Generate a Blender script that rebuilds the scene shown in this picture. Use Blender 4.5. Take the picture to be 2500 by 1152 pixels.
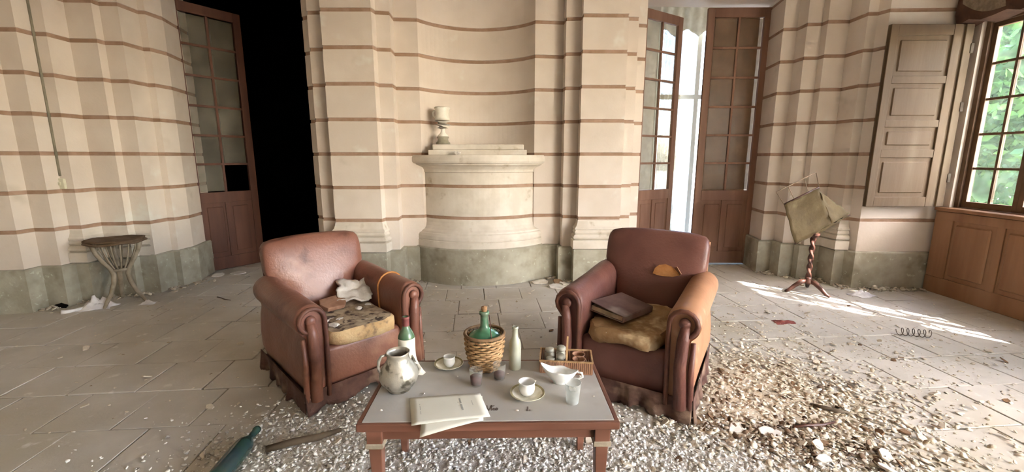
import bpy, bmesh, math, random
import numpy as np
from mathutils import Vector, Matrix, noise

# ------------------------------------------------------------------ camera, world, sun, exposure
scene = bpy.context.scene
for o in list(bpy.data.objects):
    bpy.data.objects.remove(o)
COL = scene.collection
FPX = 1053.0
cam_d = bpy.data.cameras.new('camera'); cam = bpy.data.objects.new('camera', cam_d); COL.objects.link(cam)
cam_d.sensor_fit = 'HORIZONTAL'; cam_d.sensor_width = 36.0; cam_d.lens = 36.0 * FPX / 2500.0
cam.location = (0, 0, 1.4); cam.rotation_euler = (math.radians(90 - 10.3), 0, 0)
cam_d.clip_start = 0.05; cam_d.clip_end = 200
scene.camera = cam

world = bpy.data.worlds.new('sky'); scene.world = world; world.use_nodes = True
wn = world.node_tree; wn.nodes.clear()
sky = wn.nodes.new('ShaderNodeTexSky'); sky.sky_type = 'NISHITA'; sky.sun_disc = False
sky.sun_elevation = math.radians(42.6); sky.sun_rotation = math.radians(135); sky.air_density = 1.0; sky.dust_density = 2.0
bg = wn.nodes.new('ShaderNodeBackground'); bg.inputs['Strength'].default_value = 0.5
wo = wn.nodes.new('ShaderNodeOutputWorld')
wn.links.new(sky.outputs[0], bg.inputs[0]); wn.links.new(bg.outputs[0], wo.inputs[0])

sun_d = bpy.data.lights.new('sun', 'SUN'); sun = bpy.data.objects.new('sun', sun_d); COL.objects.link(sun)
sun_d.energy = 9.0; sun_d.angle = math.radians(0.6); sun_d.color = (1.0, 0.97, 0.92)
sun.rotation_euler = Vector((-0.77, 0.77, -1.0)).to_track_quat('-Z', 'Y').to_euler()
sun.location = (8, -6, 9)

vs = scene.view_settings
vs.view_transform = 'Standard'; vs.look = 'None'; vs.gamma = 1.0; vs.use_curve_mapping = False
vs.exposure = 3.95

cy_ = scene.cycles
cy_.use_denoising = True; cy_.adaptive_threshold = 0.05; cy_.max_bounces = 8; cy_.diffuse_bounces = 4; cy_.glossy_bounces = 2; cy_.transmission_bounces = 2
cy_.transparent_max_bounces = 10; cy_.caustics_reflective = False; cy_.caustics_refractive = False
def portal(loc, sx, sy, d):
    l = bpy.data.lights.new('window_portal', 'AREA'); l.shape = 'RECTANGLE'; l.size = sx; l.size_y = sy; l.cycles.is_portal = True
    o = bpy.data.objects.new('window_portal', l); COL.objects.link(o); o.location = loc; o.rotation_euler = Vector(d).to_track_quat('-Z', 'Y').to_euler()
for y_, z_, w_, h_ in ((3.9, 1.78, 1.1, 1.9), (2.45, 1.8, 1.0, 1.9), (.15, 1.75, 1.95, 3.4), (-1.95, 1.75, 1.95, 3.4)):
    portal((4.72, y_, z_), w_, h_, (-1, 0, 0))
portal((3.35, 8.35, 1.9), 1.6, 3.8, (0, -1, 0))

random.seed(7); RNG = np.random.default_rng(7)

# ------------------------------------------------------------------ helpers
def C(h):
    h = h.lstrip('#'); r = []
    for i in (0, 2, 4):
        c = int(h[i:i+2], 16) / 255.0
        r.append(c / 12.92 if c <= 0.04045 else ((c + 0.055) / 1.055) ** 2.4)
    return (*r, 1.0)

def tag(o, label=None, cat=None, group=None, kind=None):
    if label: o['label'] = label
    if cat: o['category'] = cat
    if group: o['group'] = group
    if kind: o['kind'] = kind
    return o

def empty(name, loc=(0, 0, 0), rz=0, parent=None, scale=1):
    o = bpy.data.objects.new(name, None); COL.objects.link(o)
    o.location = loc; o.rotation_euler = (0, 0, rz); o.empty_display_size = 0.05
    o.scale = (scale, scale, scale)
    if parent: o.parent = parent
    return o

def copy_tree(o, parent=None):
    c = o.copy(); COL.objects.link(c)
    if parent: c.parent = parent
    for ch in o.children: copy_tree(ch, c)
    return c

class MB:
    def __init__(s): s.v = []; s.f = []
    def add(s, vs, fs):
        k = len(s.v); s.v += [tuple(p) for p in vs]; s.f += [tuple(i + k for i in f) for f in fs]; return s
    def box(s, x0, x1, y0, y1, z0, z1):
        return s.add([(x0,y0,z0),(x1,y0,z0),(x1,y1,z0),(x0,y1,z0),(x0,y0,z1),(x1,y0,z1),(x1,y1,z1),(x0,y1,z1)],
                     [(0,3,2,1),(4,5,6,7),(0,1,5,4),(1,2,6,5),(2,3,7,6),(3,0,4,7)])
    def loft(s, rings, cap0=True, cap1=True, closed=True):
        n = len(rings[0]); vs = [p for r in rings for p in r]; fs = []
        for i in range(len(rings) - 1):
            for j in range(n if closed else n - 1):
                a = i*n + j; b = i*n + (j+1) % n
                fs.append((a, b, b + n, a + n))
        if cap0: fs.append(tuple(reversed(range(n))))
        if cap1: fs.append(tuple(range((len(rings)-1)*n, len(rings)*n)))
        return s.add(vs, fs)
    def lathe(s, prof, n=24, c=(0, 0, 0), cap0=True, cap1=True, flute=None):
        rings = []
        for r, z in prof:
            rr = max(r, 1e-4)
            rings.append([(c[0] + rr*math.cos(2*math.pi*j/n), c[1] + rr*math.sin(2*math.pi*j/n), c[2] + z) for j in range(n)])
        return s.loft(rings, cap0, cap1)
    def tube(s, pts, r, n=8, closed=False):
        P = [Vector(p) for p in pts]; m = len(P)
        R = r if isinstance(r, (list, tuple)) else [r]*m
        rings = []; up = None
        for i in range(m):
            t = (P[(i+1) % m] - P[i-1]) if closed else (P[min(i+1, m-1)] - P[max(i-1, 0)])
            if t.length < 1e-9: t = Vector((0, 0, 1))
            t.normalize()
            if up is None:
                up = Vector((0, 0, 1)) if abs(t.z) < 0.9 else Vector((1, 0, 0))
            u = up - t * up.dot(t)
            if u.length < 1e-6: u = t.orthogonal()
            u.normalize(); up = u; w = t.cross(u)
            rings.append([tuple(P[i] + R[i]*(math.cos(2*math.pi*j/n)*u + math.sin(2*math.pi*j/n)*w)) for j in range(n)])
        if closed: rings.append(rings[0]); return s.loft(rings, False, False)
        return s.loft(rings)
    def prism(s, poly, z0, z1):
        n = len(poly)
        return s.add([(p[0], p[1], z0) for p in poly] + [(p[0], p[1], z1) for p in poly],
                     [tuple(reversed(range(n))), tuple(range(n, 2*n))] + [(j, (j+1) % n, n+(j+1) % n, n+j) for j in range(n)])
    def xf(s, M):
        s.v = [tuple(M @ Vector(p)) for p in s.v]; return s
    def jitter(s, amp, freq=8, seed=0):
        o = Vector((seed*3.1, seed*1.7, seed*.9))
        s.v = [tuple(Vector(p) + amp * noise.noise_vector(Vector(p)*freq + o)) for p in s.v]; return s
    def build(s, name, mat, parent=None, smooth=False, bevel=0, sub=0, solid=0, loc=None, rot=None, bseg=2):
        me = bpy.data.meshes.new(name); me.from_pydata(s.v, [], s.f); me.update()
        bm = bmesh.new(); bm.from_mesh(me); bmesh.ops.recalc_face_normals(bm, faces=bm.faces); bm.to_mesh(me); bm.free()
        if smooth: me.polygons.foreach_set('use_smooth', [True]*len(me.polygons))
        o = bpy.data.objects.new(name, me); COL.objects.link(o)
        if mat: me.materials.append(mat)
        if parent: o.parent = parent
        if loc: o.location = loc
        if rot: o.rotation_euler = rot
        if bevel:
            b = o.modifiers.new('bevel', 'BEVEL'); b.width = bevel; b.segments = bseg; b.limit_method = 'ANGLE'; b.angle_limit = math.radians(40)
        if sub:
            b = o.modifiers.new('sub', 'SUBSURF'); b.levels = sub; b.render_levels = sub
        if solid:
            b = o.modifiers.new('solid', 'SOLIDIFY'); b.thickness = solid; b.offset = 0
        return o

def rot(axis, deg): return Matrix.Rotation(math.radians(deg), 4, axis)
def tr(x, y, z): return Matrix.Translation((x, y, z))

def mat(name, c1, c2=None, scale=6.0, rough=0.7, bump=0.0, bscale=None, metal=0.0, spec=0.3, lo=0.35, hi=0.65,
        detail=3, stain=None, stretch=None, stain2=None, attr=None, alpha=None, sheen=0, coat=0, rvar=0, world=False):
    m = bpy.data.materials.new(name); m.use_nodes = True
    nt = m.node_tree; N = nt.nodes; L = nt.links
    b = N['Principled BSDF']; out = N['Material Output']
    b.inputs['Roughness'].default_value = rough; b.inputs['Metallic'].default_value = metal
    b.inputs['Specular IOR Level'].default_value = spec
    if coat: b.inputs['Coat Weight'].default_value = coat; b.inputs['Coat Roughness'].default_value = 0.3
    tc = N.new('ShaderNodeTexCoord'); vec = tc.outputs['Object']
    if world: vec = N.new('ShaderNodeNewGeometry').outputs['Position']
    if stretch:
        mp = N.new('ShaderNodeMapping'); mp.inputs['Scale'].default_value = stretch; L.new(vec, mp.inputs[0]); vec = mp.outputs[0]
    def nz(sc, det=detail, rough_=0.6):
        t = N.new('ShaderNodeTexNoise'); t.inputs['Scale'].default_value = sc; t.inputs['Detail'].default_value = det
        t.inputs['Roughness'].default_value = rough_; L.new(vec, t.inputs['Vector']); return t.outputs['Fac']
    def ramp(fac, a, z):
        r = N.new('ShaderNodeMapRange'); r.inputs['From Min'].default_value = a; r.inputs['From Max'].default_value = z
        r.interpolation_type = 'SMOOTHSTEP'; L.new(fac, r.inputs['Value']); return r.outputs[0]
    def mix(fac, a, bb):
        x = N.new('ShaderNodeMix'); x.data_type = 'RGBA'
        L.new(fac, x.inputs[0])
        for sock, val in ((x.inputs[6], a), (x.inputs[7], bb)):
            if isinstance(val, tuple): sock.default_value = val
            else: L.new(val, sock)
        return x.outputs[2]
    col = C(c1)
    if attr:
        a = N.new('ShaderNodeAttribute'); a.attribute_name = 'tint'; col = mix(a.outputs['Fac'], C(c1), C(c2))
    elif c2:
        col = mix(ramp(nz(scale), lo, hi), C(c1), C(c2))
    for st in (stain, stain2):
        if st: col = mix(ramp(nz(st[1], 3), st[2], st[3]), col, C(st[0]))
    if isinstance(col, tuple): b.inputs['Base Color'].default_value = col
    else: L.new(col, b.inputs['Base Color'])
    if rvar:
        r = N.new('ShaderNodeMapRange'); r.inputs['To Min'].default_value = rough - rvar; r.inputs['To Max'].default_value = rough + rvar
        r.inputs['From Min'].default_value = .3; r.inputs['From Max'].default_value = .7
        L.new(nz(scale*1.7), r.inputs['Value']); L.new(r.outputs[0], b.inputs['Roughness'])
    if bump:
        bp = N.new('ShaderNodeBump'); bp.inputs['Strength'].default_value = bump; bp.inputs['Distance'].default_value = 0.01
        L.new(nz(bscale or scale*4, 3), bp.inputs['Height']); L.new(bp.outputs[0], b.inputs['Normal'])
    if alpha is not None:       # see-through thin glass / lace: part of the light passes straight on
        t = N.new('ShaderNodeBsdfTransparent'); mx = N.new('ShaderNodeMixShader')
        t.inputs['Color'].default_value = C(alpha[1])
        f = N.new('ShaderNodeMapRange'); f.inputs['To Min'].default_value = max(0, alpha[0]-alpha[2]); f.inputs['To Max'].default_value = min(1, alpha[0]+alpha[2])
        f.inputs['From Min'].default_value = .3; f.inputs['From Max'].default_value = .7
        L.new(nz(alpha[3] if len(alpha) > 3 else 5), f.inputs['Value']); L.new(f.outputs[0], mx.inputs[0])
        L.new(t.outputs[0], mx.inputs[1]); L.new(b.outputs[0], mx.inputs[2]); L.new(mx.outputs[0], out.inputs['Surface'])
    return m

M = {}
M['plaster'] = mat('wall_plaster', '#d6c9bc', '#ccbeb0', 1.6, 0.85, 0.12, 40, stain=('#b5a998', 2.3, .62, .82), stain2=('#d8d3c8', 3.1, .6, .8))
M['band'] = mat('joint_paint', '#a78a76', '#957861', 7, 0.8, 0.1, 40)
M['mould'] = mat('moulding_plaster', '#d6ccbe', '#c8bdad', 4, 0.85, 0.1, 40, stain=('#a59479', 6, .6, .8))
M['stone'] = mat('plinth_stone', '#98917f', '#a9a392', 5, 0.75, 0.35, 22, stain=('#7d7664', 3, .55, .75), stain2=('#b9b7a5', 17, .62, .72))
M['tile'] = mat('floor_stone', '#c4bdb3', '#b8b1a6', 2.2, 0.8, 0.25, 25, stain=('#b3a996', .9, .45, .72), stain2=('#d2ccc2', 9, .6, .75), world=True)
M['grout'] = mat('floor_bed', '#8a8171', '#988f80', 3, 0.9, 0.4, 30)
M['ceil'] = mat('ceiling_plaster', '#d8cfc0', '#cabfae', 2, 0.9)
M['dark'] = mat('shade_and_lump_black', '#181412', '#0f0d0c', 2, 0.95, spec=0.05)  # near-black puts the unlit room's shade into the colour; also the black lump
M['doorwood'] = mat('door_wood', '#603c2d', '#4f2f23', 5, 0.5, 0.15, 30, stretch=(1, 1, .12), stain=('#8a6a55', 1.2, .6, .85))
M['doordust'] = mat('door_wood_dusty', '#8d6a57', '#7b5846', 5, 0.6, 0.15, 30, stretch=(1, 1, .12), stain=('#947a66', 1.2, .5, .8))
M['board'] = mat('backing_board', '#a58a70', '#947a60', 4, 0.8, 0.1, 30, stretch=(1, 1, .1))
M['shutter'] = mat('shutter_wood', '#66533f', '#594632', 4, 0.7, 0.2, 25, stretch=(1, 1, .12), stain=('#746450', 2, .45, .75))
M['dado'] = mat('panel_wood', '#9a7356', '#866045', 5, 0.5, 0.15, 30, stretch=(1, 1, .12), stain=('#ab8b6e', 2, .55, .8))
M['winwood'] = mat('window_wood', '#6a5240', '#59432f', 6, 0.6, 0.15, 30)
M['dglass'] = mat('dusty_glass', '#b9b7a6', '#9d9b89', 4, 0.35, spec=0.5, alpha=(0.22, '#ffffff', 0.1, 3))
M['hglass'] = mat('hazy_glass', '#c3d3c8', '#a9bcb0', 4, 0.4, spec=0.5, alpha=(0.36, '#ffffff', 0.16, 2.5))
M['oglass'] = mat('old_dirty_glass', '#8d8674', '#6e6656', 4, 0.4, spec=0.5, alpha=(0.3, '#ffffff', 0.15, 3))
M['bglass'] = mat('brown_dusty_glass', '#8f735b', '#7d624a', 4, 0.35, spec=0.5, alpha=(0.35, '#ffffff', 0.12, 3))
M['lace'] = mat('lace_cloth', '#e9e0cd', '#d8cbb2', 20, 0.9, alpha=(0.75, '#ffffff', 0.15, 60))
M['pelmet'] = mat('pelmet_cloth', '#5b4033', '#493125', 7, 0.9, 0.3, 40, stain=('#7a5c45', 3, .55, .8))
M['web'] = mat('cobweb', '#b7a893', '#9d8d78', 20, 0.9, alpha=(0.6, '#ffffff', 0.05, 8))
M['leatherL'] = mat('worn_leather', '#855848', '#744a3c', 2.6, 0.38, 0.2, 60, spec=0.5, stain=('#9a705c', 3.2, .52, .75), stain2=('#4f2b24', 4.5, .6, .8), rvar=.08)
M['leatherR'] = mat('faded_leather', '#714a40', '#603b34', 2.4, 0.45, 0.25, 60, spec=0.4, stain=('#8b5c4b', 2.2, .55, .8), rvar=.08)
M['leathertan'] = mat('tan_leather', '#a5785a', '#92664b', 3, 0.5, 0.25, 50, spec=0.35, stain=('#c0a183', 5, .6, .75))
M['skirt'] = mat('skirt_cloth', '#5b4038', '#472f28', 8, 0.85, 0.4, 50, stain=('#8a7260', 6, .5, .75))
M['piping'] = mat('leather_piping', '#6b4537', '#57372e', 9, 0.5, 0.2, 60)
M['foamL'] = mat('cushion_foam', '#c8ab80', '#b8966a', 8, 0.95, 0.5, 40, stain=('#6a584a', 9, .58, .72))
M['foamtop'] = mat('cushion_dirt', '#b9a78c', '#8d7b66', 14, 0.95, 0.7, 40, stain=('#4f4038', 16, .5, .62), stain2=('#e6dfd4', 12, .66, .74))
M['foamR'] = mat('cushion_cover', '#a38460', '#8c6c4a', 9, 0.85, 0.7, 30, stain=('#c4ad8a', 7, .52, .72), stain2=('#e8e1d3', 40, .7, .76))
M['tear'] = mat('torn_lining', '#b9824f', '#a9713f', 9, 0.9, 0.3, 50)
M['tablewood'] = mat('table_wood', '#7a5242', '#674334', 5, 0.45, 0.1, 30, stretch=(.15, 1, 1), stain=('#946453', 5, .55, .8))
M['tabletop'] = mat('dusty_glass_top', '#aba69f', '#b8b3ac', 3, 0.55, 0.05, 80, spec=0.3, stain=('#9a8a77', 4, .62, .82), stain2=('#c2c0ba', 6, .6, .8))
M['dustmark'] = mat('wiped_dust', '#6d6059')
M['pewter'] = mat('tarnished_silver', '#c9c3b5', '#9d968a', 9, 0.33, 0.2, 40, metal=0.5, spec=0.5, stain=('#5f5a4e', 16, .53, .66))
M['porcelain'] = mat('white_porcelain', '#efefec', '#e2e2dd', 5, 0.2, spec=0.5)
M['saucer'] = mat('cream_saucer', '#e8e3d3', '#d4ccb4', 18, 0.3, spec=0.45, stain=('#9d9473', 22, .62, .72))
M['goldrim'] = mat('rim_pattern', '#a99d72', '#8b8060', 30, 0.5)
M['greenglass'] = mat('green_bottle_glass', '#4f6b50', '#6b8064', 9, 0.25, spec=0.5, stain=('#a1a68a', 5, .55, .8))
M['demiglass'] = mat('demijohn_glass', '#3f6d4f', '#4c7a5a', 6, 0.22, spec=0.5, stain=('#85907c', 9, .45, .7))
M['clearbottle'] = mat('dusty_clear_bottle', '#c3c4b2', '#adad97', 8, 0.35, spec=0.5, stain=('#b3905a', 9, .62, .78), alpha=(0.82, '#e8ecdf', 0.1, 6))
M['clearglass'] = mat('tumbler_glass', '#eeece6', '#e2e0d8', 8, 0.15, spec=0.6, alpha=(0.11, '#fbfaf7', 0.05, 9))
M['plastic'] = mat('clear_plastic', '#f2f4f3', '#e6e9e8', 8, 0.3, spec=0.5, alpha=(0.3, '#fbfcfb', 0.08, 9))
M['wine'] = mat('dried_wine', '#5a2428', '#43181c', 12, 0.6, spec=.1)
M['wicker'] = mat('wicker_straw', '#bb9870', '#9b7a54', 16, 0.7, 0.4, 60, stain=('#7d5e3f', 9, .6, .75))
M['wickerdark'] = mat('wicker_rim', '#8b6e50', '#6f543b', 16, 0.7, 0.4, 60)
M['basket'] = mat('basket_strip', '#a97f65', '#8f6850', 12, 0.7, 0.3, 60)
M['cork'] = mat('cork', '#b08a68', '#96714f', 30, 0.9, 0.4, 80)
M['foil'] = mat('bottle_foil', '#8b5452', '#7a4644', 12, 0.5, metal=0.2)
M['label'] = mat('paper_label', '#e3ded0', '#d3ccba', 5, 0.85, stain=('#a69d8c', 8, .66, .8))
M['paper'] = mat('leaflet_paper', '#dcd9cd', '#d3cfc1', 3, 0.85)
M['ink'] = mat('printed_ink', '#8f8c84', '#7b7870', 60, 0.9)
M['greyjar'] = mat('dusty_jar', '#a5a194', '#8f8b7e', 12, 0.5, spec=0.4)
M['cane'] = mat('weathered_cane', '#a39682', '#8b7e6a', 10, 0.8, 0.3, 50)
M['canetop'] = mat('rotten_tabletop', '#6b5846', '#55432f', 8, 0.9, 0.5, 40)
M['rag'] = mat('white_rag', '#e8e5e4', '#cfcaca', 8, 0.9, 0.3, 20)
M['mahog'] = mat('mahogany', '#56382e', '#442a22', 7, 0.4, 0.1, 40)
M['olive'] = mat('olive_cloth', '#6a5a3e', '#57482f', 6, 0.85, 0.5, 25, stain=('#857c5c', 5, .58, .78))
M['wire'] = mat('frame_wire', '#8f7a63', '#776350', 10, 0.6)
M['marble'] = mat('urn_marble', '#e7e1d4', '#d6cdbc', 8, 0.5, 0.1, 40)
M['urnbase'] = mat('urn_foot_stone', '#9a9381', '#86806d', 12, 0.7, 0.2, 40)
M['terracotta'] = mat('tile_fragment', '#94705a', '#7d5b47', 9, 0.9, 0.4, 40)
M['plasterbit'] = mat('plaster_chunk', '#d6d0c7', '#c2bab0', 8, 0.9, 0.5, 30, stain=('#a99a8b', 5, .6, .75))
M['book'] = mat('book_cover', '#6f5750', '#5b443f', 5, 0.75, 0.2, 30, stain=('#a39a93', 3, .55, .75))
M['pages'] = mat('book_pages', '#b7a78f', '#9f8e75', 14, 0.9, 0.3, 60)
M['bottlegreen'] = mat('wine_bottle_floor', '#2c463c', '#243a42', 6, 0.12, spec=0.6, stain=('#4f6a5a', 5, .6, .8))
M['red'] = mat('red_rag', '#8c4a42', '#733a35', 9, 0.9)
M['rust'] = mat('rusty_spring', '#6d6358', '#574c42', 9, 0.7, metal=.3)
M['conduit'] = mat('conduit_paint', '#8b8470', '#777060', 9, 0.7)
M['switch'] = mat('switch_plate', '#cfcbb4', '#bdb89f', 9, 0.6)
M['chipw'] = mat('plaster_crumbs', '#eae7e1', '#aca195', rough=0.95, attr=True)
M['chipb'] = mat('beige_crumbs', '#d8cdba', '#9c8b74', rough=0.95, attr=True)
M['dustw'] = mat('white_dust', '#d8d3cc', '#c2bbb2', 14, 0.95, 0.8, 70, stain=('#948879', 6, .6, .78), stain2=('#e6e3de', 30, .58, .7))
M['dustb'] = mat('beige_dust', '#c9bda9', '#b3a690', 14, 0.95, 0.8, 70, stain=('#85745d', 6, .6, .78))
M['litter'] = mat('brown_litter', '#76604d', '#4c3c30', rough=0.95, attr=True)
M['flake'] = mat('plaster_flake', '#d9d0c1', '#c3b6a1', 11, 0.95, 0.3, 50)
M['flakeb'] = mat('brown_flake', '#84694f', '#6b5039', 11, 0.95, 0.3, 50)
M['leaf'] = mat('tree_leaf', '#3a5f36', '#54803f', 2.5, 0.6)
M['leaf2'] = mat('tree_leaf_dark', '#2f553a', '#447350', 2.5, 0.6)
M['bark'] = mat('tree_bark', '#5f5243', '#483c30', 6, 0.9, 0.5, 20)
M['ground'] = mat('garden_ground', '#aaa7a0', '#98988e', 1.2, 0.95)
M['ext'] = mat('outer_plaster', '#cbc6bd', '#bcb6ac', 1.5, 0.9)
for k in ('leaf', 'leaf2'):
    nt = M[k].node_tree; b = nt.nodes['Principled BSDF']; tl = nt.nodes.new('ShaderNodeBsdfTranslucent'); mx = nt.nodes.new('ShaderNodeMixShader')
    mx.inputs[0].default_value = 0.45
    nt.links.new(b.inputs['Base Color'].links[0].from_socket, tl.inputs[0])
    nt.links.new(b.outputs[0], mx.inputs[1]); nt.links.new(tl.outputs[0], mx.inputs[2]); nt.links.new(mx.outputs[0], nt.nodes['Material Output'].inputs[0])

# ------------------------------------------------------------------ room shell
BANDS = [0.74 + 0.3483*k for k in range(10)]
CEIL = 4.2

def miter(poly, off):
    P = [Vector((p[0], p[1])) for p in poly]; out = []
    nrm = []
    for a, b in zip(P, P[1:]):
        d = (b - a).normalized(); nrm.append(Vector((d.y, -d.x)))
    for i in range(len(P)):
        n1 = nrm[max(i-1, 0)]; n2 = nrm[min(i, len(nrm)-1)]
        k = (n1 + n2) / max(1 + n1.dot(n2), 0.35)
        out.append(P[i] + k*off)
    return out

def sweep(poly, prof, skip=()):
    mb = MB(); n = len(poly)
    rows = [[(q.x, q.y, z) for q in miter(poly, off)] for off, z in prof]
    vs = [p for r in rows for p in r]; fs = []
    for i in range(len(rows)-1):
        if i in skip: continue
        for j in range(n-1):
            a = i*n + j; fs.append((a, a+1, a+1+n, a+n))
    return mb.add(vs, fs)

G = 0.007
def wall(name, poly, z0=0.0, z1=CEIL, bands=BANDS, plinth=0.40, poff=0.045):
    prof = [(0, z0)]; skip = []; bb = []
    for b in bands:
        if b - .02 < z0 or b + .02 > z1: continue
        prof += [(0, b-.020), (-G, b-.017), (-G, b+.017), (0, b+.020)]
        skip.append(len(prof)-3); bb.append(b)
    prof.append((0, z1))
    w = sweep(poly, prof, skip).build(name, M['plaster']); tag(w, kind='structure')
    for b in bb:
        sweep(poly, [(-G, b-.017), (-G, b+.017)]).build('joint_band', M['band'], w)
    if plinth:
        sweep(poly, [(poff, 0), (poff, plinth-.012), (poff-.012, plinth), (-.005, plinth)]).build('plinth', M['stone'], w)
    return w

BASE = [(0, .71), (.006, .68), (.018, .65), (.034, .635), (.034, .618), (.022, .612), (.030, .598), (.036, .585), (.030, .572),
        (.022, .566), (.040, .556), (.052, .54), (.052, .522), (.040, .51), (.030, .505), (.056, .498), (.056, .405)]
def base_mould(poly, parent):
    return sweep(poly, BASE).build('base_moulding', M['mould'], parent)

left_poly = [(-4.95, -3.4), (-4.95, 3.72), (-4.431, 3.80), (-4.431, 3.947), (-4.254, 3.955), (-4.254, 4.09), (-4.146, 4.10), (-4.146, 4.307),
             (-3.904, 4.32), (-3.904, 4.40), (-3.738, 4.41), (-3.738, 4.64), (-3.676, 4.65), (-3.657, 4.85), (-3.80, 5.4)]
wl = wall('wall_left', left_poly)
base_mould(left_poly[5:11], wl)

def arc(p0, p1, sag, n):      # bulging to the +sag side (left normal), excludes end points
    p0 = Vector(p0); p1 = Vector(p1); ch = p1 - p0; L = ch.length; r = (L*L/4 + sag*sag)/(2*abs(sag))
    nrm = Vector((-ch.y, ch.x)).normalized() * (1 if sag > 0 else -1)
    mid = (p0+p1)/2; cen = mid + nrm*(abs(sag) - r); a = math.asin(min(1, L/2/r))
    if abs(sag) > r: a = math.pi - a
    out = []
    for i in range(n+1):
        t = -a + 2*a*i/n
        out.append(tuple(cen + nrm*r*math.cos(t) + ch.normalized()*r*math.sin(t)))
    return out

nA, nB = (-1.003, 4.885), (0.25, 4.955)
back_poly = [(-2.26, 5.4), (-2.20, 4.85), (-2.12, 4.80), (-2.06, 4.66), (-1.90, 4.645), (-1.888, 4.56), (-1.385, 4.56), (-1.37, 4.65),
             (-1.235, 4.67), (-1.245, 4.865)] + arc(nA, nB, 0.33, 26) + \
            [(0.56, 4.99), (0.571, 4.86), (0.725, 4.845), (0.729, 4.735), (1.2, 4.745), (1.215, 4.845), (1.335, 4.855), (1.35, 5.07), (1.49, 5.1), (1.56, 5.7)]
wb = wall('wall_back', back_poly)
base_mould([(-1.90, 4.645), (-1.888, 4.56), (-1.385, 4.56), (-1.37, 4.65)], wb)
base_mould([(0.725, 4.845), (0.729, 4.735), (1.2, 4.745), (1.215, 4.845)], wb)

right_poly = [(3.165, 5.75), (3.077, 5.235), (3.226, 5.22), (3.226, 5.047), (3.38, 5.037), (3.38, 4.948), (3.604, 4.939), (3.604, 4.693),
              (3.695, 4.684), (3.73, 4.58), (4.52, 4.55)]
wr = wall('wall_right', right_poly)
base_mould(right_poly[5:9], wr)

# lintels over the two door openings
HEAD = 3.22
mb = MB().prism([(-3.66, 4.86), (-2.2, 4.86), (-2.26, 5.4), (-3.80, 5.4)], 3.3, CEIL); mb.build('lintel', M['plaster'], wb)
mb = MB().prism([(1.49, 5.11), (3.079, 5.245), (3.165, 5.75), (1.56, 5.7)], HEAD, CEIL); mb.build('lintel', M['plaster'], wb)

# side wall with the windows
XW = 4.50
def win_wall():
    mb = MB()
    ys = [(-3.5, -2.9), (-1.0, -0.8), (1.1, 2.2), (2.95, 3.36), (4.43, 4.9)]
    for a, b in ys: mb.box(XW+.01, XW+.17, a, b, 0, CEIL)
    for a, b, z0, z1 in ((-2.9, -1.0, .08, 3.4), (-0.8, 1.1, .08, 3.4), (2.2, 2.95, .9, 2.70), (3.36, 4.43, .86, 2.70)):
        mb.box(XW+.01, XW+.17, a, b, z1, CEIL); mb.box(XW+.01, XW+.17, a, b, 0, z0)
    o = mb.build('wall_right', M['plaster']); tag(o, kind='structure'); return o
win_wall()
o = MB().box(-5.0, 4.5, -3.5, -3.4, 0, CEIL).build('wall_rear', M['plaster']); tag(o, kind='structure')
o = MB().box(-5.8, 4.9, -3.5, 9.0, CEIL, CEIL+.1).build('ceiling', M['ceil']); tag(o, kind='structure')

# floor: a bed with separate stone slabs laid in rows
fl = MB().box(-5.1, 4.6, -3.5, 8.6, -.12, -.008).build('floor', M['grout']); tag(fl, kind='structure')
def proj(X, Y, Z):
    p = math.radians(10.3); c, s = math.cos(p), math.sin(p); dz = Z - 1.4
    fw = Y*c - dz*s; up = Y*s + dz*c
    return 1250 + FPX*X/fw, 576 - FPX*up/fw
T = 0.385; ta = math.radians(5.1); ux = Vector((math.cos(ta), math.sin(ta))); uy = Vector((-math.sin(ta), math.cos(ta)))
tile_me = []
for k in range(6):
    g = .0035; h = T/2 - g; r_ = random.Random(k)
    j = lambda: r_.uniform(-.004, .004)
    mb = MB().prism([(-h+j(), -h+j()), (h+j(), -h+j()), (h+j(), h+j()), (-h+j(), h+j())], -.02, 0)
    t = mb.build('floor_slab', M['tile'], bevel=.003, bseg=1); tile_me.append(t)
cnt = 0
for r in range(-4, 16):
    offx = random.uniform(0, T)
    for q in range(-16, 16):
        c = Vector((-.4, 2.19)) + uy*((r+.5)*T) + ux*(q*T + offx)
        if not (-4.75 < c.x < 4.55 and 1.0 < c.y < 5.7): continue
        px, py = proj(c.x, c.y, 0)
        if not (-160 < px < 2660 and py < 1290): continue
        src = tile_me[cnt % 6]
        o = src if cnt < 6 else src.copy()
        if cnt >= 6: COL.objects.link(o)
        o.parent = fl; o.location = (c.x, c.y, random.uniform(-.002, .0015))
        o.rotation_euler = (random.uniform(-.003, .003), random.uniform(-.003, .003), ta + random.uniform(-.004, .004))
        cnt += 1
print('floor slabs', cnt)

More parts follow.
